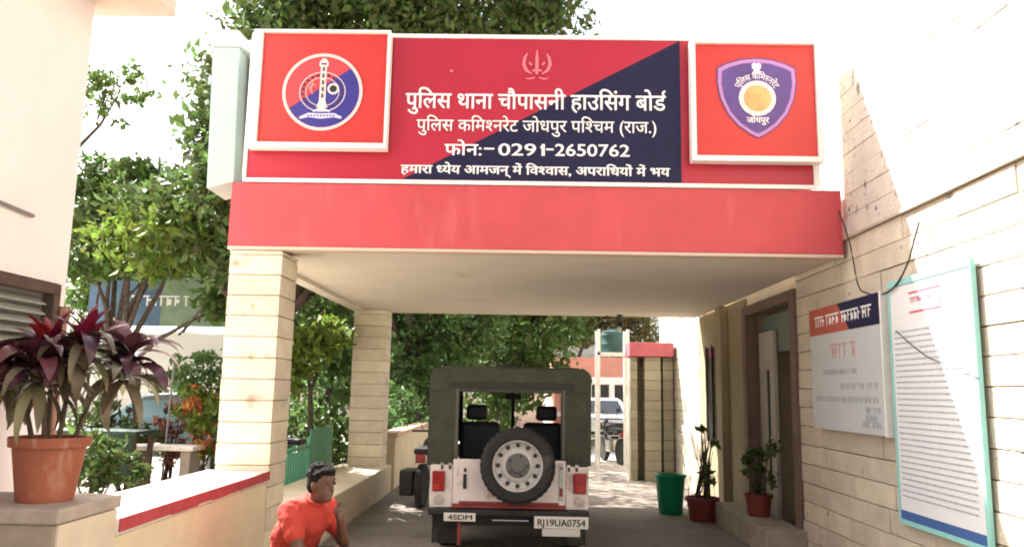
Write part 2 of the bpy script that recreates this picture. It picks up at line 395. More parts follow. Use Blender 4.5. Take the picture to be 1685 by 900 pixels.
lettering('पुिलस किमश\u200bनरेट जोधपुर पिश\u200bचम (राज.)'.replace('\u200b', ''), -1.03, 1.20, 4.015, 4.12, YT, M_LETTER, sg, halves={9: HV, 24: HV}, bold=.006)
lettering('फोन:', -.76, -.42, 3.782, 3.885, YT, M_LETTER, sg, bold=.016)
lettering('0291', -.26, .165, 3.786, 3.90, YT, M_LETTER, sg, bold=.014, head=.70)
lettering('2650762', .265, .95, 3.788, 3.902, YT, M_LETTER, sg, bold=.014, head=.70)
fl = MB().prism([(.125, 3.868), (.155, 3.902), (.155, 3.88), (.13, 3.852)], YT-.005, YT-.003); GP(fl.build('digit_flag', M_LETTER))
for a_, b_ in ((-.395, -.30), (.18, .25)): GP(MB().box((a_, YT-.001, 3.84), (b_, YT, 3.856)).build('dash', M_LETTER))
lettering('हमारा धयेय आमजन् में िवशवास, अपरािधयों में भय', -1.16, 1.32, 3.605, 3.68, YT, M_LETTER, sg, halves={6: HV, 23: HV}, bold=.024)
# pale winged emblem above the words
def arc_pts(cx, cz, r, a0, a1, n=14, rz=None): return [(cx+r*math.cos(R(a0+(a1-a0)*i/n)), cz+(rz or r)*math.sin(R(a0+(a1-a0)*i/n))) for i in range(n+1)]
def stroke(mb, pts, w, y, t=.003):
    n = len(pts); ws = w if isinstance(w, (list, tuple)) else [w]*n
    L_, R_ = [], []
    for i, (x, z) in enumerate(pts):
        a = pts[max(i-1, 0)]; b = pts[min(i+1, n-1)]; dx, dz = b[0]-a[0], b[1]-a[1]; l = math.hypot(dx, dz) or 1
        nx, nz = -dz/l, dx/l; L_.append((x+nx*ws[i]/2, z+nz*ws[i]/2)); R_.append((x-nx*ws[i]/2, z-nz*ws[i]/2))
    for i in range(n-1): mb.prism([L_[i], L_[i+1], R_[i+1], R_[i]], y-t, y)
    return mb
cx, cz = .085, 4.665
e = MB()
for s in (-1, 1):
    stroke(e, [(cx+s*.045, cz-.085), (cx+s*.10, cz-.05), (cx+s*.125, cz+.01), (cx+s*.115, cz+.075), (cx+s*.09, cz+.12)], [.012, .03, .032, .026, .008], YT)
    stroke(e, [(cx+s*.02, cz-.12), (cx+s*.07, cz-.135), (cx+s*.11, cz-.125)], [.012, .016, .004], YT)
    stroke(e, [(cx+s*.05, cz-.0), (cx+s*.075, cz+.03)], [.022, .012], YT-.004)
stroke(e, [(cx, cz+.15), (cx, cz+.08), (cx, cz-.09)], [.008, .03, .03], YT-.008)
stroke(e, [(cx-.04, cz-.055), (cx+.045, cz-.055)], .02, YT-.012)
GP(e.build('emblem', M_PINKMARK))
GP(MB().lathe([(.014, 0), (.014, -.006)], (-.72, YT, 4.60), 'Y', 12).build('bolt', M_PINKMARK))

# emblem boards
def emblem_board(x0, x1, z0, z1, label, fw=(.085, .03, .05, .025)):
    b = empty('emblem_board', ((x0+x1)/2, YS-.02, z0), label, 'emblem board', 'square emblem boards on the signboard')
    l, r, bt, tp = fw
    GP(box('panel', (x0+l, YS-.10, z0+bt), (x1-r, YS-.03, z1-tp), M_BOARDRED), b)
    f = MB().box((x0, YS-.135, z0+bt), (x0+l-.001, YS-.022, z1-tp)).box((x1-r+.001, YS-.135, z0+bt), (x1, YS-.022, z1-tp)).box((x0, YS-.14, z0), (x1, YS-.022, z0+bt)).box((x0, YS-.14, z1-tp), (x1, YS-.022, z1))
    GP(f.build('frame', M_WHITE, bevel=.003), b)
    return b
YB = YS-.102
b1 = emblem_board(-2.57, -1.285, 3.80, 4.945, 'square red board with a round tower emblem, left end of the signboard')
ex, ez, er = -1.905, 4.345, .36
def disc(mb, cx, cz, r, y, n=40, t=.003): return mb.prism(arc_pts(cx, cz, r, 0, 360-360/n, n-1), y-t, y)
d = GP(disc(MB(), ex, ez, er, YB).build('emblem_disc', mat('emblem_red', (.55, .05, .06), .4)), b1)
GP(MB().prism(arc_pts(ex, ez, er-.001, -152, 42, 30), YB-.0055, YB-.0035).build('blue_half', M_BLUE), b1)
rg_ = MB(); stroke(rg_, arc_pts(ex, ez, er, 0, 360, 48), .03, YB-.006); GP(rg_.build('white_ring', mat('ring_pink', (.80, .52, .50), .45)), b1)
dots = MB()
for k in range(22):
    a = R(k*360/22+90)
    if abs(math.cos(a)) < .22 and math.sin(a) > 0: continue
    disc(dots, ex+.0+.185*math.cos(a), ez+.0+.165*math.sin(a), .013, YB-.0065, 10)
GP(dots.build('ring_dots', mat('dot_dark', (.06, .02, .06), .5)), b1)
for rr_, rz_, w_ in ((.212, .19, .008), (.155, .138, .006)): GP(stroke(MB(), arc_pts(ex, ez, rr_, 0, 360, 40, rz_), w_, YB-.0062).build('gear_ring', M_SILVER), b1)
tw = MB()
tw.prism([(ex-.05, ez-.155), (ex+.055, ez-.155), (ex+.032, ez-.09), (ex+.03, ez+.24), (ex+.045, ez+.25), (ex+.045, ez+.29), (ex+.03, ez+.31), (ex+.02, ez+.325), (ex-.012, ez+.325), (ex-.025, ez+.31), (ex-.04, ez+.29), (ex-.04, ez+.25), (ex-.025, ez+.24), (ex-.027, ez-.09)], YB-.012, YB-.008)
GP(tw.build('tower', M_SILVER), b1)
tk = MB()
for k in range(5): tk.box((ex-.008, YB-.0145, ez-.06+k*.065), (ex+.014, YB-.0125, ez-.02+k*.065))
tk.box((ex-.022, YB-.0145, ez+.262), (ex+.028, YB-.0125, ez+.28)); GP(tk.build('tower_openings', mat('dot_dark2', (.10, .06, .07), .5)), b1)
cw = MB(); stroke(cw, arc_pts(ex+.10, ez+.03, .045, 0, 360, 20), .02, YB-.008); GP(cw.build('crest_ring', M_SILVER), b1)
GP(disc(MB(), ex+.10, ez+.03, .034, YB-.0085, 20).build('crest_centre', M_DARK), b1)
cq = MB(); stroke(cq, [(ex-.09, ez-.02), (ex-.115, ez+.03), (ex-.09, ez+.08), (ex-.06, ez+.05)], [.01, .03, .03, .01], YB-.008); GP(cq.build('crest_scroll', mat('ring_pink2', (.70, .22, .24), .5)), b1)
bn = MB()
stroke(bn, [(ex-.2, ez-.255), (ex-.12, ez-.225), (ex, ez-.235), (ex+.12, ez-.225), (ex+.19, ez-.25)], [.02, .04, .05, .04, .02], YB-.0075)
stroke(bn, [(ex-.08, ez-.19), (ex, ez-.165), (ex+.08, ez-.19)], [.012, .035, .012], YB-.0075)
GP(bn.build('ribbon', mat('ribbon_pale', (.55, .58, .75), .5)), b1)
rt = MB()
for k in range(9): rt.box((ex-.13+k*.03, YB-.0135, ez-.238), (ex-.113+k*.03, YB-.0115, ez-.225))
GP(rt.build('ribbon_lettering', M_BLUE), b1)

b2 = emblem_board(1.505, 2.70, 3.725, 4.885, 'square red board with a purple shield emblem, right end of the signboard', (.045, .05, .05, .03))
sx_, sz_ = 2.115, 4.33
def shield(k, dz=0):
    half = [(0, .40), (.15, .385), (.28, .345), (.365, .30), (.372, .16), (.345, -.0), (.28, -.15), (.18, -.27), (.07, -.35), (0, -.385)]
    pts = half+[(-x, z) for x, z in half[-2:0:-1]]
    return [(sx_+x*k, sz_+dz+z*k) for x, z in pts]
GP(MB().prism(shield(1.0), YB-.003, YB).build('shield', mat('shield_edge', (.16, .04, .14), .4)), b2)
GP(MB().prism(shield(.96), YB-.0065, YB-.0035).build('shield_border', M_LILAC), b2)
GP(MB().prism(shield(.87), YB-.0095, YB-.0068).build('shield_field', M_PURPLE), b2)
wr = MB(); stroke(wr, arc_pts(sx_, sz_+.0, .148, 0, 360, 36), .042, YB-.0105); GP(wr.build('white_ring', mat('ring_white', (.82, .70, .66), .5)), b2)
GP(MB().lathe([(.126, 0), (.115, -.006), (.08, -.014), (.04, -.018), (.001, -.019)], (sx_, YB-.010, sz_), 'Y', 30).build('boss', M_ORANGE, smooth=True), b2)
cap_ = MB()
cap_.prism([(sx_-.045, sz_+.235), (sx_+.045, sz_+.235), (sx_+.03, sz_+.26), (sx_+.025, sz_+.275), (sx_+.04, sz_+.29), (sx_+.045, sz_+.33), (sx_+.02, sz_+.345), (sx_, sz_+.335), (sx_-.02, sz_+.345), (sx_-.045, sz_+.33), (sx_-.04, sz_+.29), (sx_-.025, sz_+.275), (sx_-.03, sz_+.26)], YB-.013, YB-.0102)
GP(cap_.build('lion_capital', mat('pale_lilac', (.72, .60, .80), .5)), b2)
def arc_text(s, cx, cz, r, a0, a1, h, y, m, parent, flip=False, halves=None):
    ch = text_bm(s, halves or {}); ax = [x for ps in ch.values() for p in ps for x, yy in p]; a, b = min(ax), max(ax); mb = MB()
    for i, ps in sorted(ch.items()):
        for p in ps:
            vs = []
            for px, pz in p:
                t = (px-a)/(b-a); ang = R(a0+(a1-a0)*t); rr = r+(pz*h/.62)*(1 if not flip else -1)*(1)
                if flip: rr = r-h+pz*h/.62*1.0; rr = r+h-(pz*h/.62)
                vs.append((cx+rr*math.cos(ang), y-.0005*(i % 3), cz+rr*math.sin(ang)))
            mb.add(vs, [tuple(range(len(p)))])
    return GP(raw_mesh('lettering', mb.v, mb.f, m), parent)
arc_text('पुिलस किमशनरेट', sx_, sz_, .185, 150, 30, .055, YB-.0105, M_LETTER, b2, halves={9: HV})
lettering('जोधपुर', sx_-.10, sx_+.10, sz_-.235, sz_-.185, YB-.0105, M_LETTER, b2, bold=.02)

# pale sheet-metal box at the left end of the sign
sb = empty('metal_box', (-2.9, 7.1, 3.5), 'pale green sheet metal box standing at the left end of the signboard', 'metal box')
def BP(o): o.parent = sb; o.matrix_parent_inverse = Matrix.Translation(sb.location).inverted(); return o
bx = MB().add([(-3.0,7.08,3.46),(-2.745,7.08,3.53),(-2.745,7.55,3.53),(-3.0,7.55,3.46),(-3.045,7.08,4.86),(-2.785,7.08,4.86),(-2.785,7.55,4.86),(-3.045,7.55,4.86)],
              [(0,3,2,1),(4,5,6,7),(0,1,5,4),(1,2,6,5),(2,3,7,6),(3,0,4,7)])
BP(bx.build('body', M_SHEET, bevel=.008))
cp = MB().add([(-3.06,7.06,4.864),(-2.76,7.06,4.864),(-2.62,7.5,4.83),(-3.06,7.5,4.864),(-3.06,7.06,5.03),(-2.80,7.06,5.03),(-2.64,7.5,4.90),(-3.06,7.5,5.03)],
              [(0,3,2,1),(4,5,6,7),(0,1,5,4),(1,2,6,5),(2,3,7,6),(3,0,4,7)])
BP(cp.build('lid', mat('pale_green_lid', (.48, .56, .54), .4), bevel=.006))
BP(box('side_channel', (-2.742, 7.30, 3.53), (-2.66, 7.5, 4.82), mat('blue_grey_sheet', (.16, .24, .26), .4)))

# ------------------------------------------------------------------ notice boards on the right wall
def scribble(mb, y0, y1, z, h, rg, x, t=.0015):               # illegible line of small writing: head strokes, stems, bowls
    y = y1
    while y > y0+h*.6:                                        # runs towards the camera = left to right on the wall
        wl = min(rg.uniform(1.6, 4.2)*h, y-y0)
        mb.box((x-t, y-wl, z+h*.86), (x, y, z+h))
        k = y-h*.3
        while k > y-wl:
            mb.box((x-t*1.6, k-h*.14, z), (x-t*.2, k, z+h*.82))
            if rg.random() < .7: mb.box((x-t*1.3, k-h*.45, z+h*rg.choice([.1, .35, .5])), (x-t*.3, k-h*.15, z+h*.62))
            k -= h*rg.uniform(.5, .85)
        y -= wl+h*rg.uniform(.4, .7)
    return mb
n1 = empty('notice_board', (XW, 7.0, 1.32), 'white notice board with red and navy header on the tiled wall in shade', 'notice board')
def NP(o, p): o.parent = p; o.matrix_parent_inverse = Matrix.Translation(p.location).inverted(); return o
X1 = XW-.075
NP(box('panel', (X1, 6.26, 1.33), (X1+.05, 7.80, 2.47), M_PAPER, bevel=.003), n1)
NP(MB().prismx([(7.795, 2.215), (6.85, 2.215), (7.1, 2.468), (7.795, 2.468)], X1-.004, X1-.001).build('header_red', mat('header_red', (.42, .09, .06), .5)), n1)
NP(MB().prismx([(6.849, 2.215), (6.265, 2.215), (6.265, 2.468), (7.099, 2.468)], X1-.004, X1-.001).build('header_navy', M_NAVY), n1)
rg = random.Random(8)
NP(scribble(MB(), 6.4, 7.65, 2.29, .10, rg, X1-.005).build('header_lettering', M_LETTER), n1)
m_ = MB(); scribble(m_, 6.75, 7.3, 1.98, .13, rg, X1-.001); NP(m_.build('red_heading', mat('faded_red_ink', (.55, .3, .3), .6)), n1)
m_ = MB()
for (a, b, z) in ((6.75, 7.5, 1.83), (6.35, 7.1, 1.70), (6.33, 7.7, 1.585), (6.33, 6.6, 1.50), (6.4, 6.62, 1.435), (6.35, 6.68, 1.385)): scribble(m_, a, b, z, .05, rg, X1-.001)
NP(m_.build('body_lettering', M_INK), n1)
NP(box('side_trim', (X1-.004, 6.235, 1.325), (X1+.055, 6.259, 2.475), M_WHITE), n1)

n2 = empty('notice_board', (XW, 5.6, .7), 'tall white notice board in a teal frame, half in sun on the right wall', 'notice board')
X2 = XW-.045
NP(box('panel', (X2, 5.03, .80), (X2+.025, 6.14, 2.48), mat('board_white', (.72, .74, .75), .45), bevel=.002), n2)
ff = MB().box((X2-.008, 5.002, .70), (X2+.028, 5.029, 2.53)).box((X2-.008, 6.141, .70), (X2+.028, 6.165, 2.53)).box((X2-.008, 5.03, 2.481), (X2+.028, 6.14, 2.53)).box((X2-.008, 5.03, .70), (X2+.028, 6.14, .735))
NP(ff.build('frame', M_TEAL, bevel=.004), n2)
NP(box('bottom_band', (X2-.004, 5.031, .737), (X2+.025, 6.139, .798), mat('board_blue', (.05, .12, .32), .5)), n2)
m_ = MB(); scribble(m_, 5.42, 5.82, 2.33, .04, rg, X2-.001)
pf = MB().box((X2-.004, 5.40, 2.255), (X2-.001, 5.84, 2.268)).box((X2-.004, 5.40, 2.40), (X2-.001, 5.84, 2.412)).box((X2-.004, 5.39, 2.255), (X2-.001, 5.40, 2.412))
m_.add(pf.v, pf.f); NP(m_.build('red_stamp', mat('red_ink', (.60, .10, .16), .6)), n2)
m_ = MB()
z = 2.12
while z > .87: scribble(m_, 5.10, 6.1, z, .013, rg, X2-.001); z -= .042
NP(m_.build('small_print', mat('ink_pale', (.46, .48, .54), .6)), n2)

# wires along the wall
def wire(pts, r, label):
    out = []                                                  # Catmull-Rom smoothing
    P = [Vector(p) for p in pts]; P = [P[0]*2-P[1]]+P+[P[-1]*2-P[-2]]
    for i in range(1, len(P)-2):
        for k in range(6):
            t = k/6; a, b, c, d = P[i-1:i+3]
            out.append(.5*((2*b)+(c-a)*t+(2*a-5*b+4*c-d)*t*t+(3*b-a-3*c+d)*t**3))
    out.append(P[-2])
    return tag(MB().tube(out, r, 6).build('wire', M_WIRE, smooth=True), label, 'wire', 'loose wires on the right wall')
wire([(2.86, 7.01, 3.32), (2.86, 6.8, 2.97), (2.86, 6.67, 2.58), (2.86, 6.50, 2.49), (2.86, 6.30, 2.45), (2.86, 6.09, 2.46), (2.86, 5.92, 2.53), (2.86, 5.78, 2.64), (2.86, 5.72, 2.72), (2.865, 5.6, 2.90)], .007, 'dark wire looping down from the canopy corner and up above the teal board')
wire([(2.86, 6.04, 2.14), (2.85, 5.75, 2.0), (2.85, 5.52, 1.905), (2.85, 5.22, 1.84), (2.86, 4.98, 1.76)], .004, 'thin dark wire sagging across the face of the teal framed board')

# ------------------------------------------------------------------ low wall, pier, house on the left
lw = empty('low_wall', (-2.5, 5.5, 0), 'cream low wall with white coping and red edge running from the pier to the column', 'wall')
NP(box('body', (-2.72, 4.43, 0), (-2.235, 7.018, .80), mat('parapet_cream', (.66, .56, .40), .8, var=.08, scale=3, bump=.2), bevel=.005), lw)
NP(box('coping', (-2.78, 4.43, .802), (-2.222, 7.018, .90), M_CONC, bevel=.012), lw)
e = MB(); rg = random.Random(3); y = 4.44
while y < 7.01:
    y2 = min(y+rg.uniform(.25, .5), 7.015); e.box((-2.221, y, .825+rg.uniform(-.008, .006)), (-2.212, y2, .898)); y = y2
NP(e.build('red_edge', mat('red_edge', (.42, .06, .07), .7, var=.2, scale=9)), lw)
pr = empty('gate_pier', (-2.6, 4.1, 0), 'square grey and cream concrete pier carrying the large potted plant', 'pier')
NP(box('shaft', (-3.2, 3.86, 0), (-2.24, 4.427, .955), M_PIER, bevel=.008), pr)
NP(box('side_face', (-2.238, 3.868, 0), (-2.226, 4.42, .952), mat('pier_cream', (.60, .52, .42), .85, var=.1, scale=4)), pr)
NP(box('cap', (-3.22, 3.84, .957), (-2.215, 4.44, 1.03), mat('pier_cap', (.36, .31, .27), .9, var=.2, scale=6, bump=.3), bevel=.012), pr)

hs = empty('house', (-3.2, 3, 0), 'pale pink plastered house at the left edge with a louvred window', 'house')
H = MB()
H.box((-8, -3, 0), (-2.9, 4.85, 1.60)).box((-8, -3, 2.24), (-2.9, 4.85, 7.0)).box((-8, -3, 1.602), (-2.9, 2.4, 2.238)).box((-8, 4.79, 1.602), (-2.9, 4.85, 2.238)).box((-8, 2.402, 1.602), (-3.4, 4.788, 2.238))
NP(H.build('wall', M_HOUSE), hs)
wf = NP(MB().box((-2.96, 2.41, 2.17), (-2.885, 4.786, 2.232)).box((-2.96, 4.72, 1.606), (-2.885, 4.786, 2.17)).box((-2.96, 2.41, 1.606), (-2.885, 4.72, 1.66)).box((-2.96, 3.55, 1.66), (-2.89, 3.61, 2.17)).build('window', M_WOODD, bevel=.004), hs)
lv = MB()
for k in range(8):
    z = 1.68+k*.06
    lv.add([(-2.93,2.47,z),(-2.93,4.72,z),(-3.0,4.72,z+.045),(-3.0,2.47,z+.045),(-2.93,2.47,z+.008),(-2.93,4.72,z+.008),(-3.0,4.72,z+.053),(-3.0,2.47,z+.053)],[(0,1,2,3),(4,7,6,5),(0,4,5,1),(1,5,6,2),(2,6,7,3),(3,7,4,0)])
o = lv.build('louvres', mat('louvre_grey', (.30, .32, .28), .5)); o.parent = wf; o.matrix_parent_inverse = Matrix.Translation(hs.location).inverted()
o.matrix_parent_inverse = Matrix.Identity(4)
NP(box('eave', (-8, -3, 4.12), (-2.42, 5.0, 4.24), mat('eave_paint', (.70, .58, .50), .8, var=.05), bevel=.008), hs)
NP(MB().tube([(-2.885, 4.0, 2.61), (-2.885, 4.43, 2.595)], .012).build('conduit', mat('grey_pipe', (.2, .19, .18), .6)), hs)
NP(MB().tube([(-2.87, 4.80, .0), (-2.87, 4.80, 2.1)], .03).build('drain_pipe', mat('brown_pipe', (.28, .15, .11), .6), smooth=True), hs)

# ------------------------------------------------------------------ potted plants
def strap(mb, base, az, el, L_, W_, droop, rg, n=7):
    p = Vector(base); a = az; e = el; pts = []; step = L_/n
    side = Vector((-math.sin(a), math.cos(a), 0)); tw = rg.uniform(-.5, .5)
    for i in range(n+1):
        t = i/n; w = W_*(math.sin(math.pi*min(1, .12+.88*t))**.7)*(1-.15*t) if t < .98 else .004
        d = Vector((math.cos(a)*math.cos(e), math.sin(a)*math.cos(e), math.sin(e)))
        up = d.cross(side).normalized(); sd = (side*math.cos(tw*t)+up*math.sin(tw*t))
        pts.append((p-sd*w/2+up*w*.12, p.copy(), p+sd*w/2+up*w*.12))
        p += d*step; e -= droop/n*(1+t)
    vs = [q for tr in pts for q in tr]; fs = []
    for i in range(n):
        b = i*3; fs += [(b, b+1, b+4, b+3), (b+1, b+2, b+5, b+4)]
    mb.add(vs, fs)
def pot(name, c, r, h, m, parent, taper=.74):
    o = MB().lathe([(r*taper*.98, 0), (r*taper, .01), (r*.95, h*.82), (r*.955, h*.84), (r*1.06, h*.845), (r*1.08, h*.99), (r*1.06, h), (r*.93, h*.995), (r*.9, h*.86)], c, 'Z', 36).build(name, m, parent, smooth=True)
    return o
cx, cy, cz = -2.465, 4.13, 1.03
pp = empty('potted_plant', (cx, cy, cz), 'large purple and magenta leaved plant in a terracotta pot on the pier', 'potted plant')
pot('pot', (0, 0, 0), .18, .325, M_TERRA, pp)
MB().lathe([(.175, .28), (.12, .295), (.001, .305)], n=20).build('soil', M_SOIL, pp)
rg = random.Random(11)
stems = MB(); heads = []
for (dx, dy, lean, hh) in ((-.03, .02, (-.03, .0), .56), (.05, -.02, (.11, -.03), .60), (.09, .04, (.22, .05), .46), (-.07, -.03, (-.2, -.02), .42), (.0, -.05, (.0, -.12), .42)):
    top = Vector((dx+lean[0], dy+lean[1], .28+hh)); mid = Vector((dx+lean[0]*.3, dy+lean[1]*.3, .28+hh*.5))
    stems.tube([(dx, dy, .27), mid, top], [.014, .012, .01], 8); heads.append(top)
stems.build('stem', mat('cane', (.10, .075, .05), .8, var=.3, scale=20), pp, smooth=True)
mg, pu, br_ = MB(), MB(), MB()
for i, hd in enumerate(heads):
    for k in range(40):
        t = k/40; az = k*2.399+i+rg.uniform(-.5, .5); p = hd+Vector((0, 0, -.16*t+.02))
        if t < .42 and i in (0, 1): strap(mg, p-Vector((0, 0, .09)), az, R(84-75*t)+rg.uniform(-.1, .1), .19+.09*rg.random(), rg.uniform(.05, .075), R(40), rg)
        elif t < .55: strap(pu, p, az, R(58-75*t)+rg.uniform(-.2, .2), rg.uniform(.24, .38), rg.uniform(.085, .125), R(rg.uniform(60, 100)), rg)
        else: strap(br_, p, az, R(52-66*t)+rg.uniform(-.4, .35), rg.uniform(.2, .40), rg.uniform(.045, .09), R(rg.uniform(45, 95)), rg)
for mb, nm, m in ((mg, 'young_leaves', M_COR_M), (pu, 'leaves', M_COR_P), (br_, 'old_leaves', M_COR_B)):
    mb.build(nm, m, pp, smooth=True)

def leaf_cloud(blobs, n, size, rg, per=22, spread=.16, wid=.5, shell=.45):
    vs = np.empty((n*4, 3)); W = np.array([b[6] if len(b) > 6 else b[3]*b[4]*b[5] for b in blobs]); W = W/W.sum()
    nc = max(1, n//per); ci = rg.choice(len(blobs), nc, p=W); B = np.array([b[:6] for b in blobs])[ci]
    d = rg.normal(size=(nc, 3)); d /= np.linalg.norm(d, axis=1)[:, None]
    rad = shell+(1-shell)*rg.random(nc)**.6
    cc = B[:, :3]+d*rad[:, None]*B[:, 3:6]*rg.uniform(.85, 1.12, nc)[:, None]
    k = rg.integers(0, nc, n); c = cc[k]+rg.normal(size=(n, 3))*spread*B[k, 3:6].mean(1)[:, None]*np.array([1, 1, .75])
    u = rg.normal(size=(n, 3)); u[:, 2] -= .35; u /= np.linalg.norm(u, axis=1)[:, None]
    w = np.cross(u, rg.normal(size=(n, 3))+np.array([0, 0, .8])); w /= np.linalg.norm(w, axis=1)[:, None]+1e-9
    nn = np.cross(u, w); L_ = size*np.clip(rg.lognormal(-.1, .38, n), .35, 2.0)[:, None]
    vs[0::4] = c-u*L_*.5; vs[1::4] = c+w*L_*wid*.5+nn*L_*.1; vs[2::4] = c+u*L_*.5-nn*L_*.05; vs[3::4] = c-w*L_*wid*.5+nn*L_*.1
    idx = np.arange(n*4).reshape(n, 4)
    return vs, idx
def leaf_obj(name, blobs, n, size, seed, m, parent=None, off=(0, 0, 0), **kw):
    vs, idx = leaf_cloud([tuple(np.array(b[:3])-np.array(off))+tuple(b[3:]) for b in blobs], n, size, np.random.default_rng(seed), **kw)
    me = bpy.data.meshes.new(name); me.vertices.add(len(vs)); me.vertices.foreach_set('co', vs.ravel())
    me.loops.add(len(idx)*4); me.loops.foreach_set('vertex_index', idx.ravel().astype(np.int32))
    me.polygons.add(len(idx)); me.polygons.foreach_set('loop_start', np.arange(0, len(idx)*4, 4, dtype=np.int32))
    me.update(calc_edges=True); me.validate(); me.materials.append(m)
    o = bpy.data.objects.new(name, me); COL.objects.link(o)
    if parent: o.parent = parent
    return o
def tree(base, blobs, n, size, seed, m, label, r=.14, group='trees around the courtyard', light=None, fork=.4, **kw):
    b = Vector(base); t = empty('tree', b, label, 'tree', group)
    rg = random.Random(seed); mb = MB()
    ctr = sum((Vector(q[:3]) for q in blobs), Vector())/len(blobs)
    fk = b+(ctr-b)*fork; fk.x = b.x+(ctr.x-b.x)*.25; fk.y = b.y+(ctr.y-b.y)*.25
    mid = b.lerp(fk, .5)+Vector((rg.uniform(-.08, .08), rg.uniform(-.08, .08), 0))
    mb.tube([(0, 0, -.05), mid-b, fk-b], [r*1.25, r, r*.85], 10)
    for q in blobs:
        e = Vector(q[:3])-b; s = fk-b; m1 = s.lerp(e, .5)+Vector((rg.uniform(-.2, .2), rg.uniform(-.2, .2), rg.uniform(0, .25)))
        mb.tube([s, m1, e], [r*.62, r*.36, r*.12], 7)
        for k in range(4):
            a = s.lerp(e, rg.uniform(.55, 1)); tp = e+Vector((rg.uniform(-1, 1)*q[3], rg.uniform(-1, 1)*q[4], rg.uniform(-.4, 1)*q[5]))*.75
            mb.tube([a, a.lerp(tp, .5)+Vector((0, 0, .08)), tp], [r*.2, r*.12, r*.04], 5)
    mb.build('trunk', M_BARK, t, smooth=True)
    leaf_obj('crown', blobs, n, size, seed, m, t, off=b, **kw)
    if light: leaf_obj('young_leaves', light[0], light[1], size, seed+50, M_LEAF_L, t, off=b, **kw)
    return t

# planters by the door, by the second column
def bushy_pot(loc, r, h, potm, blobs, n, size, m, label, seed, stems=6, square=False, taper=.8, group=None):
    t = empty('potted_plant', loc, label, 'potted plant', group)
    if square: box('pot', (-r, -r, 0), (r, r, h), potm, t, bevel=.015)
    else: pot('pot', (0, 0, 0), r, h, potm, t, taper)
    rg = random.Random(seed); mb = MB()
    for k in range(stems):
        q = rg.choice(blobs); a = rg.uniform(0, 6.28); s = (math.cos(a)*r*.5, math.sin(a)*r*.5, h*.85)
        e = (q[0]+rg.uniform(-.6, .6)*q[3], q[1]+rg.uniform(-.6, .6)*q[4], q[2]+rg.uniform(-.2, .6)*q[5])
        mb.tube([s, ((s[0]+e[0])/2*.8, (s[1]+e[1])/2*.8, (s[2]+e[2])/2), e], [.012, .009, .004], 6)
    mb.build('stem', M_BARK, t, smooth=True)
    leaf_obj('foliage', blobs, n, size, seed, m, t, wid=.4)
    return t
bushy_pot((2.38, 10.62, 0), .21, .30, mat('dark_red_pot', (.16, .025, .02), .6, var=.2), [(0, 0, .75, .2, .25, .35), (.1, .1, 1.05, .16, .2, .2)], 90, .10, M_LEAF_M, 'spindly plant with long bare stems in a low dark red pot beside the green bucket', 5, stems=24)
NP(box('door_step', (2.50, 8.30, 0), (2.925, 10.45, .27), M_PIER, bevel=.01), st)
bushy_pot((2.73, 9.3, .272), .15, .24, mat('red_pot', (.17, .03, .02), .55, var=.2), [(-.02, -.1, .5, .14, .3, .22), (0, -.45, .72, .14, .35, .18), (-.05, -.2, .68, .14, .25, .15)], 330, .085, M_LEAF_D, 'leafy plant in a red pot standing at the side of the open doorway', 6, stems=9)

# ------------------------------------------------------------------ green bucket
bk = empty('bucket', (2.06, 11.15, 0), 'green plastic bucket standing at the edge of the sun patch', 'bucket')
MB().lathe([(.155, 0), (.16, .01), (.205, .50), (.225, .505), (.228, .525), (.215, .535), (.195, .52), (.15, .03), (.001, .028)], n=32).build('body', M_BUCKET, bk, smooth=True)
MB().tube([(.215, 0, .49), (.235, -.05, .36), (.23, -.12, .22), (.19, -.16, .12), (.12, -.2, .1)], .006, 6).build('handle', M_STEEL, bk, smooth=True)

# ------------------------------------------------------------------ jeep, seen from behind
JX, JY = -.125, 8.1
jp = empty('jeep', (JX, JY, 0), 'white open jeep with dark green canvas top and spare wheel parked under the canopy', 'jeep')
# tub: rear corners, sides with wheel arches, floor
def side_profile(y0, y1, z0, z1, ay, ar):
    pts = [(y0, z1), (y0, z0)]
    for k in range(13):
        a = math.pi-math.pi*k/12; pts.append((ay+ar*math.cos(a), max(z0, z0-.06+ar*math.sin(a))))
    return pts+[(y1, z0), (y1, z1)]
tub = MB()
for s in (-1, 1):
    tub.prismx(side_profile(.0, 1.35, .47, .885, .62, .43), s*.80, s*.765)
    tub.box((s*.79, 1.35, .42), (s*.765, 2.2, .62))
    tub.box((s*.80, -.012, .465), (s*.57, .02, .887))
tub.box((-.765, .02, .47), (.765, 2.2, .50))
for s in (-1, 1): tub.box((s*.765, .05, .5), (s*.52, 1.3, .72))
jbody = tub.build('body', M_JWHITE, jp, bevel=.012)
hood = MB().add([(-.62,2.15,.55),(.62,2.15,.55),(.56,3.35,.55),(-.56,3.35,.55),(-.66,2.15,1.02),(.66,2.15,1.02),(.56,3.35,.95),(-.56,3.35,.95)], [(0,3,2,1),(4,5,6,7),(0,1,5,4),(1,2,6,5),(2,3,7,6),(3,0,4,7)])
hood.build('hood', M_JWHITE, jp, bevel=.03)
for s in (-1, 1):
    fe = MB(); prof = [(2.35, .55), (2.42, .80), (2.6, .88), (3.2, .88), (3.36, .80), (3.36, .74), (3.2, .82), (2.62, .82), (2.48, .76), (2.43, .55)]
    fe.prismx(prof, s*.585, s*.82).build('fender', M_JWHITE, jp, bevel=.01)
    MB().lathe([(.001, .01), (.07, .0), (.085, -.02), (.085, -.06)], (s*.36, 3.42, .76), 'Y', 20).build('headlight', mat('lamp_glass', (.7, .7, .68), .1), jp, smooth=True)
gr = MB().box((-.55, 3.352, .56), (.55, 3.38, .93)); gr.build('grille', M_JWHITE, jp, bevel=.01)
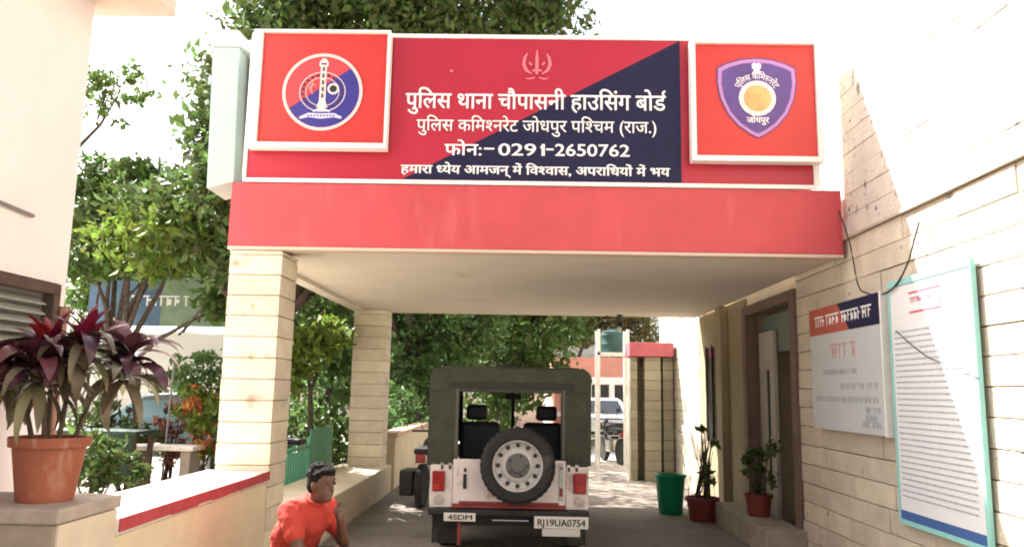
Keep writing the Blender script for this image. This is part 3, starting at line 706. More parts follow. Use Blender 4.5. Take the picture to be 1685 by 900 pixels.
MB().box((-.8, 3.48, .45), (.8, 3.56, .58)).build('front_bumper', M_BLACK, jp, bevel=.01)
ws = MB()
for s in (-1, 1): ws.add([(s*.70,2.13,.98),(s*.64,2.13,.98),(s*.64,2.17,.98),(s*.70,2.17,.98),(s*.70,2.0,1.72),(s*.64,2.0,1.72),(s*.64,2.04,1.72),(s*.70,2.04,1.72)], [(0,1,2,3),(4,7,6,5),(0,4,5,1),(1,5,6,2),(2,6,7,3),(3,7,4,0)])
ws.box((-.64, 2.0, 1.66), (.64, 2.04, 1.72)).box((-.66, 2.12, .98), (.66, 2.17, 1.04)).add([(-.02,2.125,1.04),(.02,2.125,1.04),(.02,2.15,1.04),(-.02,2.15,1.04),(-.02,2.01,1.66),(.02,2.01,1.66),(.02,2.03,1.66),(-.02,2.03,1.66)],[(0,1,2,3),(4,7,6,5),(0,4,5,1),(1,5,6,2),(2,6,7,3),(3,7,4,0)])
wso = ws.build('windscreen_frame', M_BLACK, jp, bevel=.005)
MB().add([(-.64,2.14,1.04),(.64,2.14,1.04),(.64,2.02,1.66),(-.64,2.02,1.66)], [(0,1,2,3)]).build('windscreen', glass('windscreen_glass'), wso)
MB().box((-.68, 1.9, .8), (.68, 2.12, .97)).build('dashboard', M_BLACK, jp, bevel=.02)
stw = MB(); stw.tube([(.36+.18*math.cos(a/18*2*math.pi), 1.72+.06*math.sin(a/18*2*math.pi), 1.05+.17*math.sin(a/18*2*math.pi)) for a in range(19)], .014, 6).tube([(.36, 1.72, 1.05), (.36, 1.95, .9)], .02).tube([(.19, 1.72, 1.05), (.53, 1.72, 1.05)], .01)
stw.build('steering_wheel', M_BLACK, jp, smooth=True)
for s in (-1, 1):
    se = MB().box((s*.36-.24, 1.0, .62), (s*.36+.24, 1.5, .78)).box((s*.36-.23, .95, .78), (s*.36+.23, 1.08, 1.28)).build('seat', M_SEAT, jp, bevel=.05)
    MB().box((s*.40-.12, .96, 1.30), (s*.40+.12, 1.05, 1.47)).build('headrest', M_SEAT, se, bevel=.035)
    MB().box((s*.74, .1, .72), (s*.42, 1.0, .82)).box((s*.75, .1, .84), (s*.68, 1.0, 1.12)).build('bench', M_SEAT, jp, bevel=.03)
MB().tube([(.0, 1.99, 1.64), (0, 1.95, 1.58)], .01).box((-.1, 1.93, 1.53), (.1, 1.95, 1.6)).build('mirror', M_BLACK, jp)
# canvas top: rear panel with opening, roof, side curtains
def rrect(x0, x1, z0, z1, r, n=6, bottom=True):
    pts = []
    for (cx_, cz_, a0) in ((x1-r, z1-r, 0), (x0+r, z1-r, 90)):
        pts += [(cx_+r*math.cos(R(a0+90*k/n)), cz_+r*math.sin(R(a0+90*k/n))) for k in range(n+1)]
    return pts+[(x0, z0), (x1, z0)]
top = MB()
outer = rrect(-.825, .825, .895, 1.865, .12); inner = rrect(-.79, .79, .895, 1.835, .10)
def belly(p, y): return (p[0], p[1])
n = len(outer)
ys = [0.0, .04, .6, 1.2, 1.9, 2.12]
lift = [-.02, 0, .012, .005, -.02, -.06]
for j in range(len(ys)-1):
    for i in range(n-2):
        (xa, za), (xb, zb) = outer[i], outer[(i+1) % n]
        top.add([(xa, ys[j], za+lift[j]*(za > 1.5)), (xb, ys[j], zb+lift[j]*(zb > 1.5)), (xb, ys[j+1], zb+lift[j+1]*(zb > 1.5)), (xa, ys[j+1], za+lift[j+1]*(za > 1.5))], [(0, 1, 2, 3)])
for s in (-1, 1):
    top.box((s*.825, .02, .895), (s*.80, 1.28, 1.74))
    top.box((s*.822, 1.28, 1.55), (s*.802, 2.1, 1.68))
topo = top.build('canvas_top', M_CANVAS, jp, smooth=True)
sol = topo.modifiers.new('cloth', 'SOLIDIFY'); sol.thickness = .012
rp = MB()
WX0, WX1, WZ0, WZ1 = -.525, .515, .93, 1.615
rp.prism(rrect(-.825, .825, WZ1, 1.862, .12), -.012, .012)
rp.box((-.825, -.012, .895), (WX0, .012, WZ1-.0005)).box((WX1, -.012, .895), (.825, .012, WZ1-.0005))
rp.build('rear_curtain', M_CANVAS, jp, bevel=.008)
MB().box((-.64, -.024, 1.655), (.64, -.013, 1.72)).build('rolled_flap', mat('canvas_dark', (.03, .032, .026), .9), jp, bevel=.005)
for s in (-1, 1): MB().box((s*.56, -.022, .96), (s*.53, -.013, 1.65)).build('curtain_seam', mat('canvas_seam', (.085, .088, .07), .8), jp)
for s in (-1, 1): MB().tube([(s*.74, .06, .9), (s*.74, .06, 1.78)], .018).build('roof_bow', M_BLACK, jp)
for s in (-1, 1):                                             # straps that tie the curtain down
    for x, z in ((.68, .93), (.60, .93)):
        sp_ = MB().box((s*x-.012, -.022, z-.09), (s*x+.012, -.0135, z+.05)).build('strap', mat('strap_brown', (.05, .04, .03), .8), jp, bevel=.002)
        MB().box((s*x-.018, -.028, z-.05), (s*x+.018, -.0225, z-.025)).build('buckle', M_STEEL, sp_)
# tailgate, spare wheel, lamps, plates
tg = MB().box((-.568, -.03, .505), (.568, .012, .945)).build('tailgate', M_JWHITE, jp, bevel=.012)
MB().box((-.565, -.036, .468), (.57, .01, .502)).build('red_strip', M_JRED, jp, bevel=.004)
MB().box((-.50, -.038, .507), (.50, -.031, .535)).build('lower_strip', M_JRED, tg)
MB().box((-.462, -.045, .655), (-.428, -.031, .80)).box((-.458, -.043, .82), (-.432, -.031, .855)).build('latch', M_BLACK, tg, bevel=.004)
MB().box((.50, -.042, .56), (.545, -.031, .92)).build('hinge', M_RIM, tg, bevel=.004)
MB().box((.508, -.048, .60), (.538, -.043, .68)).box((.512, -.047, .86), (.532, -.043, .885)).build('hinge_pin', M_JRED, tg)
def wheel(c, axis, rr, wd, name, parent, face):
    w = MB(); hw = wd/2
    w.lathe([(rr*.66, -hw*.8), (rr*.72, -hw), (rr*.9, -hw), (rr*.98, -hw*.75), (rr, -hw*.4), (rr, hw*.4), (rr*.98, hw*.75), (rr*.9, hw), (rr*.72, hw), (rr*.66, hw*.8), (rr*.66, -hw*.8)], (0, 0, 0), axis, 40, cap=False)
    for k in range(36):
        a = 2*math.pi*k/36; da = .05
        for s in (-1, 1):
            q = []
            for (rad, h) in ((rr*.985, s*hw*.35), (rr*1.006, s*hw*.35), (rr*1.004, s*hw*.8), (rr*.97, s*hw*.8)):
                for d_ in (-da, da):
                    x_, z_ = rad*math.cos(a+d_), rad*math.sin(a+d_); q.append((x_, h, z_) if axis == 'Y' else (h, x_, z_))
            w.add(q, [(0,2,3,1),(2,4,5,3),(4,6,7,5),(6,0,1,7),(0,6,4,2),(1,3,5,7)])
    t = w.build(name, M_RUBBER, parent, smooth=True); t.location = c
    f = face
    ri = MB(); ri.lathe([(rr*.69, f*hw*.75), (rr*.665, f*hw*.85), (rr*.63, f*hw*.8), (rr*.60, f*hw*.35), (rr*.46, f*hw*.30), (rr*.40, f*hw*.5), (rr*.30, f*hw*.55), (rr*.20, f*hw*.42), (rr*.17, f*hw*.7), (rr*.1, f*hw*.75), (.001, f*hw*.75)], (0, 0, 0), axis, 36, cap=False)
    ro = ri.build('rim', M_RIM, t, smooth=True)
    ho = MB()
    for k in range(12):
        a = 2*math.pi*k/12; x_, z_ = rr*.53*math.cos(a), rr*.53*math.sin(a)
        ho.lathe([(rr*.06, f*hw*.28), (rr*.06, f*hw*.40)], (x_, 0, z_) if axis == 'Y' else (0, x_, z_), axis, 10)
    ho.build('rim_holes', M_DARK, ro)
    MB().lathe([(rr*.33, f*hw*.5), (rr*.32, f*hw*.60), (rr*.24, f*hw*.62), (rr*.19, f*hw*.66), (rr*.17, f*hw*.82), (rr*.12, f*hw*.84), (.001, f*hw*.85)], (0, 0, 0), axis, 24).build('hub_cap', mat('hub_dark', (.10, .10, .10), .4), ro, smooth=True)
    nu = MB()
    for k in range(5):
        a = 2*math.pi*k/5; x_, z_ = rr*.26*math.cos(a), rr*.26*math.sin(a)
        nu.lathe([(rr*.035, f*hw*.6), (rr*.03, f*hw*.74)], (x_, 0, z_) if axis == 'Y' else (0, x_, z_), axis, 6)
    nu.build('wheel_nut', M_DARK, ro)
    return t
wheel((.085, -.145, .905), 'Y', .372, .21, 'spare_wheel', jp, -1)
MB().lathe([(.12, 0), (.12, .06)], (.085, -.065, .905), 'Y', 16).build('wheel_carrier', M_BLACK, jp)
for s in (-1, 1):
    wheel((s*.66, .62, .36), 'X', .36, .20, 'wheel', jp, s); wheel((s*.66, 2.9, .36), 'X', .36, .20, 'wheel', jp, s)
    tl = box('tail_light', (s*.775, -.045, .625), (s*.645, -.013, .825), M_LENS, jp, bevel=.012)
    box('reflector', (s*.765, -.050, .64), (s*.70, -.046, .70), mat('amber_lens', (.35, .03, .02), .2), tl)
    MB().lathe([(.05, -.013), (.05, -.03), (.03, -.035)], (s*.705, 0, .545), 'Y', 16).build('reversing_lamp', mat('lamp_dull', (.4, .36, .34), .3), jp, smooth=True)
MB().box((-.80, -.10, .405), (.80, -.02, .462)).build('rear_bumper', M_BLACK, jp, bevel=.01)
pl = box('number_plate', (-.64, -.118, .352), (-.325, -.105, .432), mat('plate_white', (.62, .60, .56), .5), jp, bevel=.004)
pl2 = box('number_plate', (.255, -.118, .30), (.79, -.105, .415), mat('plate_white', (.62, .60, .56), .5), jp, bevel=.004)
pl3 = box('plate_lower', (.335, -.116, .225), (.71, -.105, .297), mat('plate_white2', (.52, .50, .47), .5), pl2, bevel=.004)
def plate_text(s, x0, x1, zb, zh, parent):
    o = lettering(s, x0, x1, zb, zh, -.121, M_DARK, None, bold=.02, head=.72); o.parent = parent; return o
plate_text('4SDM', -.60, -.36, .368, .418, pl)
plate_text('RJ19UA0754', .29, .76, .325, .393, pl2)
MB().tube([(-.16, -.13, .37), (.20, -.13, .37)], .008).build('tow_bar', M_STEEL, jp)
MB().box((-.62, .1, .28), (.62, .5, .40)).box((-.4, .5, .30), (.4, 3.3, .42)).build('chassis', M_BLACK, jp)
MB().tube([(-.6, .62, .36), (.6, .62, .36)], .05).lathe([(.001, -.13), (.12, -.08), (.14, 0), (.12, .08), (.001, .13)], (0, .62, .36), 'Y', 16).build('axle', M_BLACK, jp)
for s in (-1, 1): box('mud_flap', (s*.78, .12, .10), (s*.50, .13, .45), M_RUBBER, jp)
MB().tube([(-.49, -.06, .40), (-.49, -.05, .12)], .018).build('hitch_post', M_JRED, jp)
MB().lathe([(.08, 0), (.08, .035), (.05, .055)], (-.02, .5, 1.87), 'Z', 16).build('beacon', M_BLACK, jp)
MB().box((-.14, .4, 1.865), (.10, .55, 1.90)).build('beacon_mount', M_BLACK, jp, bevel=.005)
MB().tube([(.03, .5, 1.9), (.14, .55, 2.15)], .006).build('antenna', M_BLACK, jp)

# ------------------------------------------------------------------ person sitting by the first column
PXp, PYp = -1.63, 5.72
pe = empty('person', (PXp, PYp, 0), 'person with dark hair in red shirt sitting hunched beside the front column', 'person')
pe.rotation_euler = (0, 0, R(-34))                            # local +X is where the body faces
def flesh(name, chains, balls, m, parent, voxel=.012, it=6):
    bm = bmesh.new()
    def sph(c, r, sc=(1, 1, 1), rot=None):
        mt = Matrix.Translation(c) @ (rot or Matrix.Identity(4)) @ Matrix.Diagonal((r*sc[0], r*sc[1], r*sc[2], 1))
        bmesh.ops.create_uvsphere(bm, u_segments=16, v_segments=10, radius=1, matrix=mt)
    for chn in chains:
        for i, (p, r) in enumerate(chn):
            sph(Vector(p), r)
            if i:
                q, rq = chn[i-1]; d = Vector(p)-Vector(q)
                mt = Matrix.Translation((Vector(p)+Vector(q))/2) @ d.to_track_quat('Z', 'Y').to_matrix().to_4x4()
                bmesh.ops.create_cone(bm, cap_ends=True, segments=16, radius1=rq, radius2=r, depth=d.length, matrix=mt)
    for (c, sc, rot) in balls: sph(Vector(c), 1, sc, rot)
    me = bpy.data.meshes.new(name); bm.to_mesh(me); bm.free(); me.materials.append(m)
    o = bpy.data.objects.new(name, me); COL.objects.link(o); o.parent = parent
    r_ = o.modifiers.new('remesh', 'REMESH'); r_.mode = 'VOXEL'; r_.voxel_size = voxel; r_.use_smooth_shade = True
    s_ = o.modifiers.new('smooth', 'SMOOTH'); s_.factor = .5; s_.iterations = it
    return o
hip = (0, 0, .40); wst = (.05, 0, .55); cst = (.16, 0, .735); nck = (.235, 0, .855); hd = (.315, -.01, .965)
body_ch = [[(hip, .13), (wst, .115), (cst, .135), (nck, .055), ((.265, 0, .905), .05)]]
shirt_ch = [[((-.0, 0, .42), .152), (wst, .142), (cst, .158), ((.20, 0, .82), .085)]]
trs_ch = []
for s in (-1, 1):
    sh = (.16, s*.165, .79); el = (.33, s*.2, .555); wr_ = (.46, s*.10, .53) if s < 0 else (.445, s*.045, .745)
    kn = (.43, s*.15, .47); an = (.36, s*.13, .09); toe = (.52, s*.15, .03)
    body_ch += [[(cst, .10), (sh, .06), (el, .042), (wr_, .028)], [((.0, s*.09, .38), .10), (kn, .062), (an, .04), (toe, .03)]]
    shirt_ch += [[((.14, s*.07, .77), .105), (sh, .078), ((.265, s*.187, .65), .068)]]
    trs_ch += [[((0, s*.09, .385), .125), (kn, .08), (an, .058)]]
    hnd = Vector((.52, s*.08, .535)) if s < 0 else Vector((.44, .03, .80))
    body_ch += [[(wr_, .027), (tuple(hnd), .034)]]
    for k in range(4):
        a = hnd+Vector((.025, s*(.004-.014*(k-1.5)), .02-.012*k)); ln = (.045, .05, .046, .036)[k]
        body_ch += [[(tuple(hnd), .014), (tuple(a), .0095), (tuple(a+Vector((ln*.6, -s*.012, -.004))), .009), (tuple(a+Vector((ln*.9, -s*.03, -.022))), .008)]]
    body_ch += [[(tuple(hnd+Vector((-.01, 0, .015))), .014), (tuple(hnd+Vector((.012, -s*.008, .05))), .011), (tuple(hnd+Vector((.035, -s*.02, .062))), .009)]]
hx, hy, hz = hd; T = Matrix.Rotation(R(18), 4, 'Y')
balls = [((hx-.012, hy, hz+.025), (.098, .076, .108), T), ((hx+.022, hy, hz-.045), (.066, .058, .072), T), ((hx+.06, hy, hz-.085), (.028, .03, .024), None),
         ((hx+.088, hy, hz-.012), (.022, .016, .02), None), ((hx+.078, hy, hz+.018), (.018, .01, .03), None), ((hx+.07, hy, hz+.042), (.024, .056, .014), None),
         ((hx+.072, hy, hz-.055), (.016, .026, .012), None), ((hx-.01, hy+.078, hz+.0), (.02, .012, .032), None), ((hx-.01, hy-.078, hz+.0), (.02, .012, .032), None)]
pbody = flesh('body', body_ch, balls, M_SKIN, pe, .007, 4)
flesh('shirt', shirt_ch, [((.06, 0, .6), (.15, .19, .2), Matrix.Rotation(R(20), 4, 'Y')), ((.13, 0, .735), (.145, .19, .13), None)], M_SHIRT, pe, .011, 5)
cl_t = bpy.data.textures.new('cloth_folds', 'CLOUDS'); cl_t.noise_scale = .07; cl_t.noise_depth = 2
shirt = [c for c in pe.children if c.name.startswith('shirt')][0]
dm = shirt.modifiers.new('folds', 'DISPLACE'); dm.texture = cl_t; dm.strength = .022; dm.mid_level = .5
col_ = MB().tube([(.235+.058*math.cos(k/16*2*math.pi), .066*math.sin(k/16*2*math.pi), .862-.03*math.cos(k/16*2*math.pi)) for k in range(17)], .014, 8); col_.build('collar', M_SHIRT, pe, smooth=True)
flesh('trousers', trs_ch, [((-.01, 0, .385), (.165, .19, .125), None)], M_TROUS, pe, .012, 5)
hb = [((hx-.028, hy, hz+.045), (.100, .085, .100), T), ((hx-.06, hy, hz-.0), (.062, .078, .07), T), ((hx+.045, hy, hz+.098), (.05, .06, .03), T)]
rgh = random.Random(2)
for k in range(90):
    a = rgh.uniform(0, 6.28); b = rgh.uniform(.1, 1.3); q = Vector((math.cos(a)*math.cos(b)*.1-.028, math.sin(a)*math.cos(b)*.084, math.sin(b)*.1+.05))
    if q.x > .05 and q.z < .1: continue
    hb.append(((hx+q.x, hy+q.y, hz+q.z), (.013, .012, .012), None))
flesh('hair', [], hb, M_HAIR, pe, .006, 1)
for s in (-1, 1):
    MB().lathe([(.001, -.012), (.009, -.008), (.012, 0), (.009, .008), (.001, .012)], (hx+.072, s*.030, hz+.016), 'Z', 10).build('eye', mat('eye_dark', (.03, .02, .02), .2), pe, smooth=True)
    flesh('shoe', [[((.35, s*.13, .05), .05), ((.45, s*.14, .045), .045), ((.55, s*.155, .035), .035)]], [], M_BLACK, pe, .012, 3)
stl = empty('stool', (PXp, PYp, 0), 'low wooden stool under the seated person in the red shirt', 'stool')
stl.rotation_euler = (0, 0, R(-34))
box('seat', (-.17, -.17, .235), (.17, .17, .27), M_WOODD, stl, bevel=.008)
for sx in (-1, 1):
    for sy in (-1, 1): box('leg', (sx*.15, sy*.15, 0), (sx*.11, sy*.11, .234), M_WOODD, stl)

# ------------------------------------------------------------------ courtyard on the left
# green railing between the columns, outside the canopy
ra = empty('railing', (-3.02, 10, 0), 'green painted metal railing between the two canopy columns', 'railing')
bars = MB(); y = 8.65
while y < 12.4: bars.box((-3.008, y-.009, .05), (-2.99, y+.009, .86)); y += .11
NP(bars.build('bars', M_GREENF), ra)
NP(MB().box((-3.015, 8.6, .80), (-2.985, 12.45, .83)).box((-3.015, 8.6, .12), (-2.985, 12.45, .15)).build('rails', M_GREENF), ra)
NP(box('panel', (-3.0, 11.2, .16), (-2.98, 12.45, 1.05), M_GREENF), ra)
for y in (8.6, 9.9, 11.17, 12.45): NP(box('post', (-3.025, y-.02, 0), (-2.975, y+.02, .95), M_GREENF), ra)
# low wall beyond the second column
gw = empty('garden_wall', (-2.2, 18, 0), 'cream garden wall running back from the second column behind the jeep', 'wall')
NP(box('body', (-2.32, 13.15, 0), (-2.1, 24, .84), M_PLASTER, bevel=.005), gw); NP(box('coping', (-2.36, 13.15, .842), (-2.06, 24, .92), mat('coping_pink', (.55, .38, .28), .8, var=.1), bevel=.01), gw)

# stall with a blue banner
a = at(150, 456, 15); b = at(372, 540, 15)
bn = empty('shop_banner', ((a.x+b.x)/2, 15, b.z), 'blue and green printed banner with white writing above the white awning', 'banner')
x0, x1, z0, z1 = a.x, b.x, b.z+.02, a.z
NP(box('sheet', (x0, 15, z0), (x0+(x1-x0)*.52, 15.03, z1), mat('banner_blue', (.10, .17, .26), .8, var=.3, scale=2)), bn)
NP(box('green_sheet', (x0+(x1-x0)*.522, 15, z0), (x1, 15.03, z1), mat('banner_green', (.14, .22, .14), .8, col2=(.26, .34, .25), scale=2.5)), bn)
rg = random.Random(21); sm = MB()
def scrib_x(mb, x0, x1, z, h, y, rg):
    x = x0
    while x < x1-h*.5:
        wl = min(rg.uniform(1.5, 3.5)*h, x1-x); mb.box((x, y-.002, z+h*.86), (x+wl, y, z+h)); k = x+h*.2
        while k < x+wl-h*.1:
            mb.box((k, y-.003, z), (k+h*.15, y-.0005, z+h*.83))
            if rg.random() < .7: mb.box((k+h*.16, y-.0025, z+h*rg.choice([.1, .3, .5])), (k+h*.45, y-.001, z+h*.65))
            k += h*rg.uniform(.5, .8)
        x += wl+h*.4
scrib_x(sm, x0+(x1-x0)*.3, x0+(x1-x0)*.72, z0+(z1-z0)*.42, .2, 14.998, rg)
NP(sm.build('banner_writing', M_LETTER), bn)
for x in (x0+.02, x1-.02): NP(MB().tube([(x, 15.06, 0), (x, 15.06, z1)], .035).build('post', M_STEEL), bn)
aw = empty('awning', ((x0+x1)/2+.3, 15.4, 0), 'white cloth awning stretched below the blue banner', 'awning')
aa = at(185, 541, 15); ab = at(362, 612, 15)
mb = MB(); ns = 14
for i in range(ns+1):
    t = i/ns; x = aa.x+(ab.x-aa.x)*t; sg_ = .06*math.sin(t*math.pi*4)
    for (yy, zz) in ((16.4, aa.z+.25), (15.1, aa.z-.05+sg_*.4), (15.08, ab.z+sg_)): mb.v.append((x, yy, zz))
mb.f = [(i*3+k, (i+1)*3+k, (i+1)*3+k+1, i*3+k+1) for i in range(ns) for k in range(2)]
o = NP(mb.build('cloth', mat('white_cloth', (.74, .73, .70), .9)), aw); o.modifiers.new('cloth', 'SOLIDIFY').thickness = .01
for x in (aa.x+.05, ab.x-.05): NP(MB().tube([(x, 15.12, 0), (x, 15.12, aa.z-.06)], .03).build('post', M_STEEL), aw)
# yellow-orange croton bushes
def bush(name, base, blobs, n, size, m, seed, label, cat, group=None, m2=None):
    t = empty(name, base, label, cat, group); mb = MB(); rg = random.Random(seed)
    for q in blobs:
        e = Vector(q[:3])-Vector(base)
        for k in range(4): mb.tube([(rg.uniform(-.06, .06), rg.uniform(-.06, .06), 0), e*.5+Vector((rg.uniform(-.1, .1), rg.uniform(-.1, .1), 0)), e+Vector((rg.uniform(-.6, .6)*q[3], rg.uniform(-.6, .6)*q[4], rg.uniform(-.2, .6)*q[5]))], [.02, .014, .005], 5)
    mb.build('stem', M_BARK, t); leaf_obj('foliage', blobs, n, size, seed, m, t, off=base, wid=.4)
    if m2: leaf_obj('flowers', blobs, n//2, size*.8, seed+9, m2, t, off=base, wid=.5)
    return t
c = at(335, 680, 11.5); bush('flowering_bush', (c.x, 11.5, 0), [(c.x, 11.5, c.z, .32, .4, .32), (c.x+.15, 11.4, c.z-.3, .3, .35, .3), (c.x-.1, 11.5, c.z+.25, .2, .3, .15)], 900, .13, M_LEAF_L, 31, 'orange and yellow flowering bush left of the front column', 'bush', None, M_FLOWER)
c = at(285, 690, 12); bush('flowering_bush', (c.x, 12, 0), [(c.x, 12, c.z, .22, .3, .3), (c.x, 12, c.z-.35, .25, .3, .3)], 500, .12, mat('leaf_russet', (.22, .09, .07), .5, island=.4, trans=.3), 32, 'russet leaved bush behind the thin pole', 'bush')
c = at(270, 735, 11.2); tag(MB().tube([(c.x, 11.2, 0), (c.x+.05, 11.2, at(272, 580, 11.2).z)], .016).build('pole', mat('pole_grey', (.15, .16, .15), .5), smooth=True), 'thin dark upright pole between the russet bush and the motorcycle', 'pole')
c = at(330, 600, 13.4); bush('bush', (c.x, 13.4, 0), [(c.x, 13.4, c.z-.1, .5, .5, .45), (c.x+.25, 13.4, c.z-.8, .5, .5, .5)], 1500, .13, M_LEAF_G, 33, 'green bush in front of the white awning beside the front column', 'bush')
c = at(150, 720, 9.6); bush('bush', (c.x, 9.6, 0), [(c.x, 9.6, .7, .3, .3, .45), (c.x+.35, 9.7, .55, .3, .3, .35)], 1200, .11, M_LEAF_D, 35, 'dark leafy shrub in front of the green table behind the terracotta pot', 'bush')
c = at(205, 740, 11.6); bush('bush', (c.x, 11.6, 0), [(c.x, 11.6, .75, .45, .4, .45), (c.x-.5, 11.7, .9, .45, .4, .5)], 1500, .13, M_LEAF_D, 34, 'dark green shrub between the green table and the stone bench', 'bush')
# stone bench
c = at(270, 732, 11); bz = c.z
be = empty('bench', (c.x, 11, 0), 'pale stone bench with two legs in the sunny courtyard', 'bench')
box('seat', (-.55, -.22, bz-.06), (.5, .22, bz), M_CONC, be, bevel=.01)
for s in (-.32, .38): box('leg', (s-.07, -.18, 0), (s+.07, .18, bz-.062), M_PIER, be, bevel=.01)
# dark green cart / kiosk table behind the plant
c = at(175, 700, 10.5)
kt = empty('kiosk_table', (c.x, 10.5, 0), 'dark green wooden table behind the terracotta pot', 'table')
box('top', (-.75, -.3, .98), (.55, .3, 1.03), mat('green_wood', (.02, .05, .03), .6, var=.3), kt, bevel=.006)
box('front_panel', (-.7, -.26, .45), (.5, -.23, .975), mat('green_wood', (.03, .075, .045), .6), kt)
for sx in (-.68, .46):
    for sy in (-.25, .23): box('leg', (sx, sy, 0), (sx+.06, sy+.06, .978), M_WOODD, kt)
# motorcycles
def motorcycle(loc, rz, label, col, group='parked motorcycles'):
    t = empty('motorcycle', loc, label, 'motorcycle', group); t.rotation_euler = (0, 0, rz)
    for y in (-.62, .62):
        w_ = MB().lathe([(.22, -.035), (.29, -.05), (.30, 0), (.29, .05), (.22, .035)], (0, y, .30), 'X', 28).build('wheel', M_RUBBER, t, smooth=True)
        MB().lathe([(.22, -.02), (.22, .02)], (0, y, .30), 'X', 20).build('rim', M_STEEL, w_)
    MB().box((-.11, -.15, .25), (.11, .25, .55)).build('engine', M_STEEL, t, bevel=.04)
    MB().lathe([(.02, -.3), (.12, -.22), (.16, -.05), (.15, .1), (.05, .26)], (0, .22, .78), 'Y', 18).build('tank', col, t, smooth=True)
    MB().box((-.12, -.72, .72), (.12, -.0, .82)).build('seat', M_BLACK, t, bevel=.04)
    MB().tube([(0, .62, .30), (0, .45, .80), (0, .42, .98)], .035).build('fork', M_BLACK, t)
    MB().tube([(-.36, .32, 1.0), (-.12, .42, 1.0), (.12, .42, 1.0), (.36, .32, 1.0)], .015).build('handlebar', M_BLACK, t)
    MB().lathe([(.001, .06), (.08, .04), (.09, -.05)], (0, .52, .88), 'Y', 16).build('headlight', M_STEEL, t, smooth=True)
    for s in (-1, 1): MB().tube([(s*.2, .4, 1.0), (s*.27, .38, 1.18)], .006).lathe([(.001, -.006), (.055, 0), (.001, .006)], (s*.28, .38, 1.22), 'Y', 14).build('mirror', M_BLACK, t)
    MB().box((-.07, -.8, .62), (.07, -.66, .74)).build('tail_light', M_LENS, t, bevel=.01)
    return t
c = at(228, 735, 12.2); motorcycle((c.x, 12.4, 0), R(25), 'black motorcycle parked beside the stone bench', M_BLACK)
motorcycle((c.x+.75, 13.2, 0), R(40), 'blue tanked motorcycle parked behind the stone bench and russet bush', mat('tank_blue', (.03, .06, .14), .25))
c = at(480, 690, 12.5); motorcycle((c.x-.55, 12.9, 0), R(75), 'dark motorcycle parked behind the front column near the green railing', mat('tank_grey', (.05, .06, .06), .3))
mc = motorcycle((-1.36, 11.9, 0), R(-4), 'black motorcycle with a side box parked at the left of the jeep', mat('tank_black', (.015, .015, .017), .2))
box('side_box', (-.34, -.58, .14), (-.13, -.2, .5), M_BLACK, mc, bevel=.03)
motorcycle((2.15, 19, 0), R(12), 'motorcycle parked beside the porch near the white car', M_BLACK)

# cars
def car(loc, rz, label, paint, group='cars parked in the courtyard'):
    t = empty('parked_car', loc, label, 'car', group); t.rotation_euler = (0, 0, rz)
    prof = [(-2.0, .32), (-2.02, .62), (-1.9, .86), (-1.05, .95), (-.45, 1.38), (.25, 1.46), (1.1, 1.40), (1.75, 1.0), (1.98, .92), (2.0, .35)]
    mb = MB(); n = len(prof)
    def ring(x, k, dz): return [(x*(1-(.16 if z > 1.0 else .0)*k), y, z+dz) for y, z in prof]
    secs = [(-.84, 1), (-.80, 1), (0, 1), (.80, 1), (.84, 1)]
    rows = []
    for x, k in secs:
        e = 1 if abs(x) < .82 else 0
        rows.append([(x*(1-(.18 if z > 1.0 else 0)), y*(1 if e else .98), z if e else z-.03) for y, z in prof])
    vs = [v for r_ in rows for v in r_]; fs = []
    for i in range(len(rows)-1): fs += [(i*n+k, i*n+(k+1) % n, (i+1)*n+(k+1) % n, (i+1)*n+k) for k in range(n)]
    fs += [tuple(range(n)), tuple(range((len(rows)-1)*n, len(rows)*n))[::-1]]
    mb.add(vs, fs); mb.build('body', paint, t, bevel=.05, smooth=True)
    dg_ = mat('car_glass', (.03, .035, .04), .08)
    MB().add([(-.6,-1.05,.99),(.6,-1.05,.99),(.55,-.50,1.37),(-.55,-.50,1.37)], [(0,1,2,3)]).build('windscreen', dg_, t, loc=(0, -.03, .02))
    MB().add([(-.6,1.68,1.07),(.6,1.68,1.07),(.55,1.16,1.39),(-.55,1.16,1.39)], [(0,3,2,1)]).build('rear_window', dg_, t, loc=(0, .03, .02))
    for s in (-1, 1):
        MB().prismx([(-.85, 1.0), (-.42, 1.33), (.3, 1.39), (1.0, 1.34), (1.5, 1.0)], s*.70, s*.735).build('side_window', dg_, t)
        for y in (-1.25, 1.25):
            w_ = MB().lathe([(.2, -.1), (.30, -.1), (.32, -.06), (.32, .06), (.30, .1), (.2, .1)], (s*.76, y, .32), 'X', 26).build('wheel', M_RUBBER, t, smooth=True)
            MB().lathe([(.2, s*.06), (.19, s*.095), (.05, s*.1)], (s*.76, y, .32), 'X', 20).build('rim', M_STEEL, w_)
        MB().box((s*.75, -2.03, .62), (s*.45, -1.98, .76)).build('headlight', mat('lamp_glass', (.7, .7, .68), .1), t, bevel=.02)
        MB().box((s*.92, -.78, .98), (s*.80, -.68, 1.1)).build('mirror', paint, t, bevel=.02)
    MB().box((-.42, -2.035, .52), (.42, -2.0, .72)).build('grille', M_BLACK, t); MB().box((-.7, -2.05, .36), (.7, -2.0, .46)).build('lower_grille', M_BLACK, t)
    return t
car((2.55, 26.5, 0), R(4), 'white car facing the camera in front of the pink building', mat('car_white', (.78, .78, .78), .25))
c = at(300, 650, 18); car((c.x, 19, 0), R(70), 'pale teal car parked behind the orange flowering bush', mat('car_teal', (.06, .11, .115), .25))
